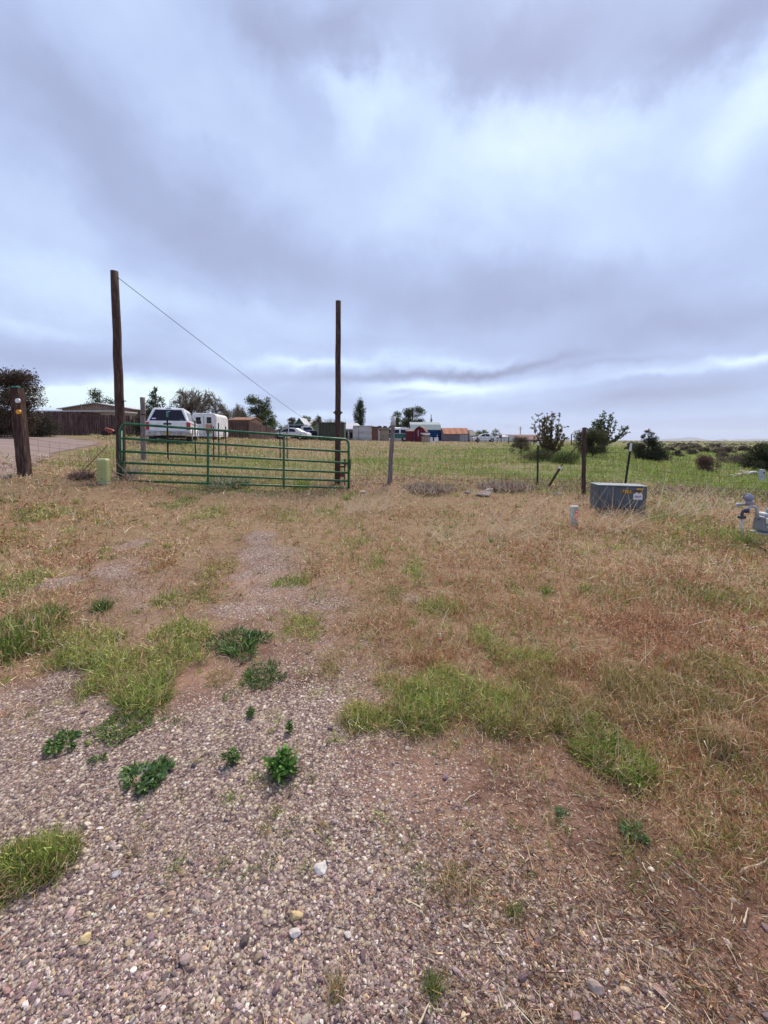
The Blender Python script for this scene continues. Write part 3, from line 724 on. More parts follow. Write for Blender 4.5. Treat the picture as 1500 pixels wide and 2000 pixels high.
def plant(name, label, cat, px, Y, H, Wd, kind, pal, size, n, seed, group=None, dz=0.0, lean=0.0, trunkm=None, depth=None, base=None, parts=True, asp=.5):
    n = int(n * (1 if kind == 'bare' else 1.8))
    rnd = random.Random(seed); g = np.random.default_rng(seed)
    b = (G(px, Y) if base is None else Vector(base)) + Vector((0, 0, dz)); root = empty(name, b, label, cat, group)
    mb = MB(); r0 = max(.02, H * (.017 if kind == 'bare' else .026)); pal = np.array(pal)
    hw = Wd / 2 * (1.22 if kind in ('round', 'bush') else 1.04); H = H * (1.05 if kind in ('round', 'bush') else 1.0)
    if kind == 'fan':
        pts = []; dr = []; fk = depth or 0; z0 = H * fk * .01
        if fk: mb.tube([(0, 0, -.1), (rnd.uniform(-.03, .03) * H, 0, z0)], [r0 * 1.2, r0 * .9], 7)
        for k in range(26):
            a = rnd.uniform(0, 2 * pi); tl = rnd.uniform(.02, 1.0) ** .8
            dx = hw * tl * cos(a); top = Vector((dx, hw * .7 * tl * sin(a), z0 + (H - z0) * (1 - .55 * tl ** 2) * rnd.uniform(.62, 1.0))); s0 = Vector((0, 0, z0 * .9))
            mid = s0.lerp(top, .5) + Vector((dx * .22, 0, -.06 * H)); N_ = 9; sp_ = []
            for i in range(N_ + 1):
                f = i / N_; sp_.append(s0 * (1 - f) ** 2 + mid * 2 * f * (1 - f) + top * f * f + Vector((rnd.gauss(0, .008), rnd.gauss(0, .008), 0)) * H)
            mn = max(.004, Y * .0004)
            mb.tube(sp_, [max(mn, r0 * .5 * (1 - .85 * i / N_)) for i in range(N_ + 1)], 4, False)
            for i in range(2, N_ + 1):
                for _ in range(2 if i < N_ else 3):
                    d_ = Vector((rnd.gauss(0, .8), rnd.gauss(0, .8), rnd.uniform(.2, 1.1))).normalized(); L = H * rnd.uniform(.04, .13); e_ = sp_[i] + d_ * L
                    mb.tube([sp_[i], e_], [mn, mn * .5], 3, False)
                    for q in range(5): pts.append(sp_[i].lerp(e_, rnd.random())[:]); dr.append(d_[:])
        pts = np.array(pts); dr = np.array(dr); idx = g.integers(0, len(pts), n); P = pts[idx] + g.normal(0, .010 * H, (n, 3)); D = dr[idx] * .9
    elif kind in ('bare', 'open'):
        tips = []; mids = []
        nst = 5 if kind == 'open' else 4
        dp = depth or (4 if kind == 'bare' else 3)
        L0 = H * (.27 if kind == 'bare' else .30)
        if kind == 'bare':
            mb.tube([(0, 0, -.1), (0, 0, H * .12)], [r0 * 1.3, r0], 6); st = Vector((0, 0, H * .12))
        else: st = Vector((0, 0, -.05))
        for k in range(nst + (2 if kind == 'open' else 1)):
            a = 2 * pi * k / nst + rnd.uniform(-.5, .5); sp_ = (hw / H) * rnd.uniform(.4, 1.6)
            d = Vector((cos(a) * sp_, sin(a) * sp_, .9)).normalized()
            limb(mb, rnd, st, d, L0 * rnd.uniform(.8, 1.2), r0 * .8, dp, .55 if kind == 'bare' else .40, 4, tips, .22 if kind == 'bare' else .5, 3 if kind == 'bare' else 2, max(.005, Y * .0004), mids, .72)
        pts = np.array([t[0][:] for t in tips + mids]); dr = np.array([t[1][:] for t in tips + mids])
        zmx = pts[:, 2].max(); sc = Vector((1, 1, 1)) * (H / zmx)
        xm = np.percentile(np.abs(pts[:, 0]), 97) + 1e-6; sx = hw / xm
        mb.v = [(v[0] * sx, v[1] * sx, v[2] * sc.z if v[2] > 0 else v[2]) for v in mb.v]; pts = pts * np.array([sx, sx, sc.z])
        if kind == 'bare':
            fz = lambda x, y: 1 - .38 * min(1.3, (x * x + y * y) / (hw * hw))
            mb.v = [(v[0], v[1], v[2] * fz(v[0], v[1]) if v[2] > 0 else v[2]) for v in mb.v]; pts = np.array([(p[0], p[1], p[2] * fz(p[0], p[1])) for p in pts])
        idx = g.integers(0, len(pts), n); off = .05 * H if kind == 'bare' else .026 * H
        P = pts[idx] + g.normal(0, off * .5, (n, 3)); D = dr[idx] * .8
    else:
        # lumps of foliage: the crown is the union of many clusters on limbs
        nl = {'round': 40, 'cone': 60, 'poplar': 44, 'bush': 34}[kind]
        C = []; Rr = []
        for k in range(nl):
            if kind == 'round':
                u = rnd.uniform(.16, .95); a = rnd.uniform(0, 2 * pi); rr_ = hw * sqrt(max(.05, 1 - ((u - .50) / .52) ** 2)) * rnd.uniform(.15, .85)
                s_ = hw * rnd.uniform(.20, .36)
            elif kind == 'cone':
                u = ((k + rnd.random()) / nl) ** 1.55; a = rnd.uniform(0, 2 * pi); rr_ = hw * (1 - u) ** .8 * min(1, .7 + u * 3) * rnd.uniform(.45, 1.0); s_ = hw * (.10 + .28 * (1 - u)) * rnd.uniform(.7, 1.25)
            elif kind == 'poplar':
                u = (k + rnd.random()) / nl; a = rnd.uniform(0, 2 * pi); rr_ = hw * sin(pi * min(.97, .12 + .8 * u)) ** .7 * rnd.uniform(.1, .8); s_ = hw * rnd.uniform(.36, .58)
            else:
                u = rnd.uniform(.08, .9); a = rnd.uniform(0, 2 * pi); rr_ = hw * sqrt(max(.05, 1 - u ** 2)) * rnd.uniform(.2, 1.0); s_ = hw * rnd.uniform(.24, .42)
            z = H * u * (1 - (.10 if kind != 'cone' else .0)); p = Vector((rr_ * cos(a) + lean * z, rr_ * sin(a), z)); C.append(p[:]); Rr.append(s_)
            if k % 2 == 0 and parts:
                tz = z * (.45 if kind in ('round', 'bush') else .8); t0 = Vector((lean * tz, 0, tz))
                mb.tube([t0, t0.lerp(p, .5) + Vector((0, 0, .06 * H)) * (kind != 'cone'), p], [r0 * .45, r0 * .3, r0 * .12], 5, cap=False)
        mb.tube([(0, 0, -.15), (lean * H * .4, 0, H * .4), (lean * H * .9, 0, H * .9)], [r0 * 1.2, r0 * .8, r0 * .15], 7)
        C = np.array(C); Rr = np.array(Rr); w = Rr ** 2 / (Rr ** 2).sum(); idx = g.choice(nl, n, p=w)
        dv = g.normal(size=(n, 3)); dv /= np.linalg.norm(dv, axis=1)[:, None]
        rad = g.random(n) ** .55 * (1 + .25 * g.normal(size=n) * (g.random(n) < .3))
        P = C[idx] + dv * (Rr[idx] * rad)[:, None] * np.array([1, 1, .8 if kind != 'poplar' else 1.8]); D = dv * .7
        P[:, 2] = np.maximum(P[:, 2], .02)
    cc = pal[g.integers(0, len(pal), n)] * (1 + g.normal(0, .14, (n, 1)))
    V, F, Cc = leaves(P, D, size * (1 if kind in ('bare',) else .72), np.clip(cc, .008, .8), asp, seed, .5 if kind in ('cone', 'poplar') else .15)
    mb.build('trunk', trunkm or BARK, root, True)
    cr = link('crown', np_mesh('crown', V, F, False, Cc), LEAF, root)
    return root
DKG = [(.045, .062, .022), (.065, .085, .03), (.03, .042, .018), (.09, .105, .04)]
JUN = [(.035, .045, .022), (.055, .065, .03), (.028, .032, .02), (.075, .075, .04), (.06, .045, .03)]
MIDG = [(.10, .15, .035), (.14, .19, .05), (.07, .11, .03), (.18, .21, .07)]
BRN = [(.10, .07, .045), (.14, .095, .06), (.07, .06, .035), (.09, .10, .04)]
TWG = [(.24, .20, .18), (.32, .27, .25), (.17, .15, .12), (.20, .20, .12)]
# ------------------------------------------------------------------ gate, poles, posts
def wood_pole(name, label, cat, a, b, r0, r1, m, n=14, group=None, rings=10, seed=1, square=None):
    """a tapering weathered round or square timber from a (ground) to b (top)"""
    rnd = random.Random(seed); a, b = Vector(a), Vector(b); d = b - a; root = empty(name, a, label, cat, group)
    mb = MB(); L = d.length; pts = []; rad = []
    for i in range(rings + 1):
        f = i / rings; pts.append(d * f * (1) - d.normalized() * (.35 if i == 0 else 0) + Vector((rnd.gauss(0, .004), rnd.gauss(0, .004), 0))); rad.append((r0 + (r1 - r0) * f) * rnd.uniform(.97, 1.03))
    mb.tube(pts, rad, 4 if square else n)
    if square:
        mb.v = [(v[0] * 1, v[1] * square, v[2]) for v in mb.v]
    o = mb.build('shaft', m, root, not square, bevel=.012 if square else 0)
    return root
pl1 = wood_pole('gate_pole', 'tall dark wooden pole at the left end of the green gate', 'pole', W(238, 932, 9.15), W(224, 530, 9.15), .102, .078, POLEW, seed=3)
pl2 = wood_pole('gate_pole', 'tall dark wooden pole with a collar at the right end of the green gate', 'pole', W(659, 946, 10.6), W(661, 588, 10.6), .078, .068, POLEW, seed=4)
c0 = W(660, 806, 10.6) - pl2.location
MB().tube([c0 - Vector((0, 0, .045)), c0 + Vector((0, 0, .045))], [.094, .094], 12).build('collar', POLEW, pl2)
for s in (-1, 1): MB().tube([c0 + Vector((s * .08, -.03, 0)), c0 + Vector((s * .125, -.03, 0))], [.018, .018], 6).build('bolt', WIRE, pl2)
c0 = W(237, 783, 9.15) - pl1.location
MB().tube([c0 - Vector((0, 0, .006)), c0 + Vector((0, 0, .006))], [.101, .101], 14).build('wire_wrap', WIRE, pl1)
# cable from the pole top down to the far green house
A_ = W(229, 541, 9.1); B_ = W(592, 816, 58)
mb = MB(); pts = []
for i in range(41):
    f = i / 40; p = A_.lerp(B_, f); p.z -= 4 * f * (1 - f) * .12; pts.append(p - A_)
mb.tube(pts, [.007 + .016 * i / 40 for i in range(41)], 5)
o = mb.build('cable', TPOST); o.location = A_; tag(o, 'thin dark cable slanting down from the tall left pole to the far houses', 'cable')

# green gate
def gate():
    P0 = W(236, 942, 8.95); P1 = W(681, 956, 10.1)
    L0 = W(236, 827, 8.95); L1 = W(681, 858, 10.1)
    root = empty('tube_gate', P0, 'green six rail tubular steel gate closed between the two tall poles', 'gate')
    def at(f, g):   # along, up
        return (P0.lerp(P1, f)).lerp(L0.lerp(L1, f), g) - P0
    rails = [.03, .17, .335, .53, .75]
    r = .028
    # outer frame: top rail bent down into the end uprights
    ln = (P1 - P0).length; rc = .12 / ln
    top = [at(0, -.02), at(0, .88)]
    for k in range(7):
        a = pi / 2 * k / 6; top.append(at(rc * (1 - cos(a)), .88 + .12 * sin(a)))
    for k in range(1, 7):
        a = pi / 2 * k / 6; top.append(at(1 - rc + rc * sin(a), 1 - .12 * (1 - cos(a))))
    top.append(at(1, -.02))
    MB().tube(top, .0295, 10).build('frame', GGREEN, root, True)
    for g_ in rails:
        MB().tube([at(0.002, g_), at(.998, g_)], r * .92, 10).build('rail', GGREEN, root, True)
    # three flat uprights in front of the rails
    nrm = (P1 - P0).cross(Vector((0, 0, 1))).normalized() * .028
    for f in (.355, .69):
        MB().tube([at(f, -.03) + nrm, at(f, 1.0) + nrm], .030, 4).build('upright', GGREEN, root, bevel=.004)
    # hinge side and latch side hardware
    for g_ in (.12, .85):
        mb = MB().tube([at(0, g_) + Vector((-.03, 0, -.05)), at(0, g_) + Vector((-.03, 0, .05))], .016, 8)
        mb.build('hinge', GGREEN, root)
    mb = MB(); a = at(1, .62); b = at(1, .40)
    mb.tube([a + Vector((0, 0, 0)), a + Vector((.04, .02, -.05)), b + Vector((.035, .02, 0)), b], .013, 6)
    mb.build('latch', WIRE, root)
    c_ = [at(1, .50) + Vector((cos(t) * .10 - .09, sin(t) * .05 + .06, sin(t * 2) * .02 - .04 * cos(t))) for t in [2 * pi * k / 20 for k in range(21)]]
    MB().tube(c_, .011, 5).build('chain', WIRE, root)
    # light welded mesh hung behind the rails
    mb = MB(); bk = -nrm * 1.2
    nv = 33
    for i in range(nv):
        f = (i + .5) / nv; mb.tube([at(f, .0) + bk, at(f, .93) + bk], .0022, 3, False)
    for j in range(6): mb.tube([at(.01, .06 + j * .17) + bk, at(.99, .06 + j * .17) + bk], .0022, 3, False)
    mb.build('wire_mesh', WIRE, root)
    return root
gate()
# rusty stake and chain plate beside the right pole, behind the gate
o = empty('rusty_stake', W(673, 950, 10.45), 'short rusty steel stake with bent hooks beside the right gate pole', 'stake')
RUST = mat('rust', (.15, .055, .035), .9, .4, 12, dirt=(.09, .04, .03))
MB().tube([(0, 0, -.1), (0.0, 0, .72)], .016, 5).build('shaft', RUST, o)
MB().box((-.05, -.02, .30), (.13, .02, .10)).build('chain_plate', RUST, o); MB().box((-.05, -.02, .52), (.12, .02, .05)).box((.02, -.02, .60), (.03, .03, .24)).build('hook', RUST, o)

# leaning railway tie post with reflectors
def tie_post():
    a = W(50, 932, 8.0); b = W(33, 757, 8.0); root = empty('tie_post', a, 'leaning weathered square timber post with white and yellow reflectors', 'post')
    d = b - a; rnd = random.Random(5); mb = MB(); n = 16; ring = 14
    for i in range(ring + 1):
        f = i / ring; c = d * f - (d.normalized() * .3 if i == 0 else Vector()); w = .090 * (1 - .06 * f) ; h = .075
        for k in range(n):
            t = 2 * pi * k / n; q = max(abs(cos(t)), abs(sin(t))); x = cos(t) / q * w; y = sin(t) / q * h
            j = 1 + .05 * sin(k * 5.1 + 1) + rnd.uniform(-.035, .035) + (-.12 if k == 11 else 0)
            mb.v.append((c.x + x * j, c.y + y * j, c.z))
    for i in range(ring):
        for k in range(n): mb.f.append((i * n + k, i * n + (k + 1) % n, (i + 1) * n + (k + 1) % n, (i + 1) * n + k))
    mb.f.append(tuple(range(n))[::-1]); mb.f.append(tuple(ring * n + k for k in range(n)))
    mb.build('timber', TIEW, root)
    for (px, py, m, nm) in ((37, 782.5, mat('refl_white', (.7, .7, .72), .3, .05, 9), 'white round reflector'), (38.5, 804.5, mat('refl_yellow', (.75, .33, .02), .3, .08, 9), 'yellow round reflector')):
        c = W(px - 2.5, py, 7.90) - a
        pts = [c + Vector((0, -.012 + k * .03, 0)) for k in (0, 1)]
        ob = MB().tube(pts, [.046, .046], 20).build('reflector', m, root, bevel=.004); ob['label'] = nm
    c = W(31, 757, 7.93) - a
    MB().box(c + Vector((0, 0, .012)), (.10, .10, .03)).build('strap', mat('teal_strap', (.03, .17, .15), .5, .2, 9), root, bevel=.006)
    return root
tie_post()
p3 = wood_pole('fence_post', 'grey wooden post just behind the left half of the gate', 'post', W(281, 903, 13.4), W(278.5, 776, 13.4), .082, .076, GREYW, seed=6)
for py in (810, 806): pass
MB().tube([W(279, 811, 13.4) - p3.location, W(279, 808.5, 13.4) - p3.location], .088, 12).build('wire_wrap', WIRE, p3)
p4 = wood_pole('fence_post', 'leaning grey post with a white sleeve right of the gate', 'post', W(760.5, 945, 10.5), W(768.5, 816, 10.5), .064, .050, GREYW, seed=7)
q0, q1 = W(768.1, 831, 10.5) - p4.location, W(768.8, 814, 10.5) - p4.location
MB().tube([q0, q1], [.060, .060], 12).build('sleeve', mat('sleeve', (.55, .55, .56), .5, .1, 9), p4, True)
p5 = wood_pole('fence_post', 'dark red brown wooden post behind the grey transformer box', 'post', W(1139.5, 968, 9.7), W(1141.5, 835, 9.7), .050, .045, POLEW, seed=8)
mb = MB()
for py in (852, 868, 884, 900, 916, 932): 
    c = W(1140.5, py, 9.7) - p5.location; MB().tube([c, c + Vector((0, 0, .012))], .055, 10).build('wire_wrap', WIRE, p5)

def t_post(label, a, b, tip=None, name='t_post', group='steel T posts along the wire fences', cap=.16, r=.022, m=TPOST):
    a, b = Vector(a), Vector(b); d = b - a; root = empty(name, a, label, 'post', group)
    u = d.normalized(); s = u.cross(Vector((0, 1, 0))).normalized()
    mb = MB(); e = d * (1 - (cap if tip else 0))
    M3 = Matrix((s, Vector((0, 1, 0)), u)).transposed().to_4x4(); L = e.length
    M = M3
    mb.box((0, 0, L / 2 - .1), (r * 2, .006, L + .2), M); mb.box((0, -r * .7, L / 2 - .1), (.006, r * 1.3, L + .2), M)
    for k in range(int(L / .06)): mb.box((0, .006, k * .06 + .03), (.012, .012, .015), M)
    mb.build('shaft', m, root)
    if tip is not None:
        L2 = d.length; mb = MB(); mb.box((0, 0, (L + L2) / 2), (r * 2.05, .008, L2 - L), M); mb.box((0, -r * .7, (L + L2) / 2), (.008, r * 1.35, L2 - L), M); mb.build('tip', tip, root)
    return root
TW = mat('tip_white', (.7, .7, .7), .5, .1, 9); TG = mat('tip_green', (.10, .33, .27), .5, .15, 9)
t_post('upright dark steel T post with a pale tip left of the brace post', W(1049.5, 956, 10.2), W(1051, 862, 10.2), TW, cap=.08)
t_post('leaning dark steel T post with a white tip behind the transformer box', W(1219, 960, 9.6), W(1233, 865, 9.6), TW, cap=.17, r=.026)
br = empty('brace_pole', W(1072, 950, 10.1), 'slanting dark brace pole with a white cap resting toward the brown post', 'post')
o_ = br.location
MB().tube([(0, 0, 0), W(1094, 913, 10.0) - o_], [.028, .030], 8).build('shaft', POLEW, br, True)
MB().tube([W(1093, 915.5, 9.97) - o_, W(1095, 911.5, 9.97) - o_], [.036, .034], 10).build('cap', TW, br)
MB().tube([W(1094, 913, 10.0) - o_, W(1128, 869, 9.9) - o_], [.014, .012], 8).build('rod', POLEW, br, True)

# wire fences
def net(name, label, pts, h, dv, hs, r=.0021, group=None, tilt=0):
    """pts: ground points of the line; net of vertical and horizontal wires"""
    o0 = Vector(pts[0]); root = empty(name, o0, label, 'wire fence', group); rnd = random.Random(len(pts) + int(h * 100))
    ln = [0]
    for a, b in zip(pts, pts[1:]): ln.append(ln[-1] + (Vector(b) - Vector(a)).length)
    def at(s):
        for i in range(len(pts) - 1):
            if s <= ln[i + 1] or i == len(pts) - 2:
                return Vector(pts[i]).lerp(Vector(pts[i + 1]), (s - ln[i]) / (ln[i + 1] - ln[i]))
    n = int(ln[-1] / dv); mb = MB()
    sag = lambda s, z: sin(s * 2.1) * .02 + sin(s * 5.3 + z * 3) * .008
    for i in range(n + 1):
        s = i * ln[-1] / n; p = at(s) - o0
        mb.tube([p + Vector((rnd.gauss(0, .006), 0, 0)), p + Vector((rnd.gauss(0, .012), 0, h * .5)), p + Vector((rnd.gauss(0, .012), 0, h + sag(s, h)))], r * .9, 3, False)
    mb.build('upright_wires', WIRE, root)
    mb = MB()
    for z in hs:
        mb.tube([at(i * ln[-1] / (n)) - o0 + Vector((0, 0, z * h + sag(i * ln[-1] / n, z))) for i in range(0, n + 1, 2)], r, 3, False)
    mb.build('line_wires', WIRE, root)
    return root
HS = [.02, .13, .25, .38, .52, .67, .83, 1.0]
net('net_fence', 'sagging wire net fence between the leaning tie post and the gate', [W(58, 926, 8.05), W(140, 936, 8.4), W(228, 938, 8.9)], .72, .16, HS)
net('net_fence', 'wire net fence running right of the gate to the brown post', [W(684, 950, 10.3), W(762, 946, 10.5), W(900, 958, 9.9), W(1050, 955, 10.2), W(1140, 962, 9.75)], 1.02, .155, HS)
net('net_fence', 'wire net fence behind the transformer box running off to the right', [W(1141, 962, 9.75), W(1225, 965, 9.6), W(1320, 978, 9.3), W(1400, 985, 9.1), W(1500, 990, 9.0), W(1640, 1000, 9.0)], .98, .155, HS)
# second line behind the gate
zf = lambda px, Y: G(px, Y)
net('net_fence', 'wire fence crossing the grass behind the gate and in front of the pickup', [zf(281, 13.4), zf(330, 13.9), zf(382, 14.4), zf(440, 15.2), zf(520, 16.5), zf(562, 17.5)], 1.0, .16, [.1, .35, .6, .8, 1.0], .0022)
def tp2(label, px, Y, top, tip=None, **k): return t_post(label, G(px, Y), W(px - .5, top, Y), tip, **k)
tp2('steel T post with green and white tip in front of the pickup tailgate', 327, 13.9, 803, TG, cap=.12, r=.03)
tp2('dark T post in front of the pickup rear wheel', 381, 14.5, 822)
tp2('thin dark T post in front of the trailer door', 417, 15, 833)
tp2('dark T post at the middle of the white trailer', 427, 15.2, 826)
tp2('short dark T post at the right side of the white trailer', 441, 15.6, 833)
tp2('thin T post left of the post with the meter box', 547, 17, 838)
mbp = empty('box_post', G(560.5, 17.4), 'thin post topped with a small grey box in front of the parked cars', 'post')
h_ = W(560.5, 838, 17.4).z - mbp.location.z
MB().tube([(0, 0, -.1), (0, 0, h_)], .022, 6).build('shaft', TPOST, mbp)
MB().box((0.02, 0, h_ + .10), (.13, .12, .15)).build('box', STEEL, mbp, bevel=.01)

# ------------------------------------------------------------------ utility boxes
def pedestal():
    b = W(203, 941, 8.45); root = empty('utility_pedestal', b, 'pale green plastic utility pedestal left of the gate', 'utility box')
    g = mat('pedestal_green', (.36, .40, .16), .55, .08, 5, dirt=(.29, .32, .14)); w = .215
    MB().box((0, 0, .235), (w * 1.0, .14, .47), tx=.05, tz=.05).build('shell', g, root, bevel=.02)
    MB().box((0, 0, .47), (w * .99, .145, .045), tx=.16, tz=.16).build('lid', mat('lid_green', (.47, .51, .25), .5, .06, 5), root, bevel=.014)
    MB().box((0, 0, .0), (w * .95, .13, .12)).build('base', mat('base_green', (.33, .38, .24), .7, .1, 5), root, bevel=.006)
    MB().tube([(.01, -.078, .07), (.01, -.066, .07)], .012, 8).build('lock', BLACKP, root)
pedestal()
def text_part(s, size, loc, m, parent, rot=(pi / 2, 0, 0), bold=.0, name='lettering', align='CENTER'):
    c = bpy.data.curves.new(name, 'FONT'); c.body = s; c.size = size; c.extrude = .0012; c.offset = bold; c.align_x = align; c.align_y = 'CENTER'
    tmp = bpy.data.objects.new('tmp', c); me = bpy.data.meshes.new_from_object(tmp); bpy.data.objects.remove(tmp); bpy.data.curves.remove(c)
    me.materials.clear(); o = link(name, me, m, parent); o.location = loc; o.rotation_euler = rot
    return o
def transformer():
    a = W(1166, 990, 7.98); b = W(1262, 990, 7.85); base = a.lerp(b, .5); base.z = .06
    d = (b - a); w = sqrt(d.x ** 2 + d.y ** 2); rz = atan2(d.y, d.x)
    root = empty('transformer_box', base, 'low grey steel transformer box with yellow numbers in the dry grass', 'utility box', rot=(0, R(.9), rz))
    gm = mat('box_grey', (.085, .105, .12), .6, .18, 3, dirt=(.125, .14, .15)); gl = mat('box_lid', (.16, .185, .20), .45, .10, 4, dirt=(.27, .30, .31))
    H = .47
    # cabinet: front face steps out to a doored section with a ground sill
    MB().box((0, .20, H / 2), (w, .40, H), tx=-.012).build('cabinet', gm, root, bevel=.012)
    MB().poly([(-w / 2 - .012, -.02, H + .002), (w / 2 + .012, -.02, H + .002), (w / 2 + .012, .415, H + .002), (-w / 2 - .012, .415, H + .002),
               (-w / 2 - .005, -.01, H + .020), (w / 2 + .005, -.01, H + .020), (w / 2, .41, H + .020), (-w / 2, .41, H + .020)],
              [(3, 2, 1, 0), (4, 5, 6, 7), (0, 1, 5, 4), (1, 2, 6, 5), (2, 3, 7, 6), (3, 0, 4, 7)]).build('lid', gl, root, bevel=.006)
    MB().box((.0, -.010, H * .5), (w - .06, .016, H - .05)).build('door', gm, root, bevel=.005)
    MB().box((.05, -.014, .03), (w * .62, .03, .06)).build('sill', mat('sill_dark', (.03, .035, .04), .7, .2, 6), root, bevel=.004)
    MB().tube([(-w / 2 - .008, .17, H - .10), (-w / 2 + .004, .17, H - .10)], .012, 10).build('bolt', BLACKP, root)
    MB().box((-.14, -.0188, H * .52), (.004, .002, H * .84)).build('seam', BLACKP, root)
    MB().box((.075, -.0205, H - .105), (.165, .003, .085)).build('number_plate', mat('num_bg', (.05, .035, .02), .6, .1, 9), root)
    text_part('7352', .085, (.075, -.0235, H - .105), YEL, root, bold=.0015)
    mb = MB()
    for k in range(5): mb.box((w / 2 - .19 + k * .022, -.0195, H - .045), (.012, .003, .040))
    mb.build('yellow_marks', YEL, root)
    for x in (-w * .40, w * .42): MB().tube([(x, -.022, H - .02), (x, -.022, H - .075)], .010, 8).build('hinge', gm, root)
    MB().box((.285, -.0205, H - .085), (.20, .004, .016)).build('hasp', BLACKP, root)
    MB().box((.285, -.0198, H - .14), (.185, .002, .09)).build('tan_label', mat('tan_label', (.20, .125, .085), .7, .2, 20), root)
    MB().poly([(.20, -.0225, H - .255), (.37, -.0225, H - .255), (.37, -.0225, H - .16), (.335, -.0225, H - .115), (.30, -.0225, H - .14), (.265, -.0225, H - .105), (.235, -.0225, H - .13), (.20, -.0225, H - .15)], [(0, 1, 2, 3, 4, 5, 6, 7)]).build('sticker', mat('sticker_white', (.68, .68, .72), .5, .05, 9), root)
    sm = mat('sticker_blue', (.10, .07, .30), .5, .1, 9)
    MB().tube([(.225, -.0235, H - .195), (.25, -.0235, H - .18), (.265, -.0235, H - .20), (.29, -.0235, H - .18), (.305, -.0235, H - .198), (.345, -.0235, H - .178)], .0085, 5).tube([(.235, -.0235, H - .215), (.33, -.0235, H - .208)], .005, 5).build('sticker_print', sm, root)
transformer()
def marker():
    b = W(1119.5, 1029, 6.95); t = W(1122, 989, 6.95); d = t - b; root = empty('marker_post', b, 'short grey plastic marker post with an orange red label', 'marker')
    L = d.z; ln = d.x / d.z
    g = mat('marker_grey', (.36, .42, .40), .5, .07, 6, dirt=(.30, .35, .33)); M = Matrix.Shear('XY', 4, (0, 0)); M[0][2] = ln
    ol = [(-.068, 0), (.068, 0), (.068, L - .012), (.056, L), (-.056, L), (-.068, L - .012)]
    MB().prism([(x, z) for x, z in ol], -.02, .02, M).build('post', g, root, bevel=.006)
    MB().prism([(-.074, L - .02), (.074, L - .02), (.066, L + .008), (-.066, L + .008)], -.026, .026, M).build('cap', mat('marker_cap', (.50, .55, .53), .5, .05, 6), root, bevel=.006)
    o_ = mat('orange_label', (.78, .11, .05), .5, .06, 9)
    MB().prism([(.006, L * .34), (.064, L * .34), (.064, L * .82), (.006, L * .82)], -.0235, -.0205, M).build('label_plate', o_, root)
    k = L * .59; c = Vector((.035 + ln * k, -.0255, k)); pts = [c + Vector((cos(a) * .0185, 0, sin(a) * .024)) for a in [i * 2 * pi / 16 for i in range(17)]]
    MB().tube(pts, .0032, 4, False).box((c.x, -.0255, c.z), (.012, .002, .018)).build('ring_mark', WHT, root)
    MB().box((.035 + ln * L * .76, -.0255, L * .765), (.036, .002, .012)).build('white_bar', WHT, root); MB().box((.035 + ln * L * .39, -.0255, L * .39), (.034, .002, .008)).build('white_bar', WHT, root)
marker()
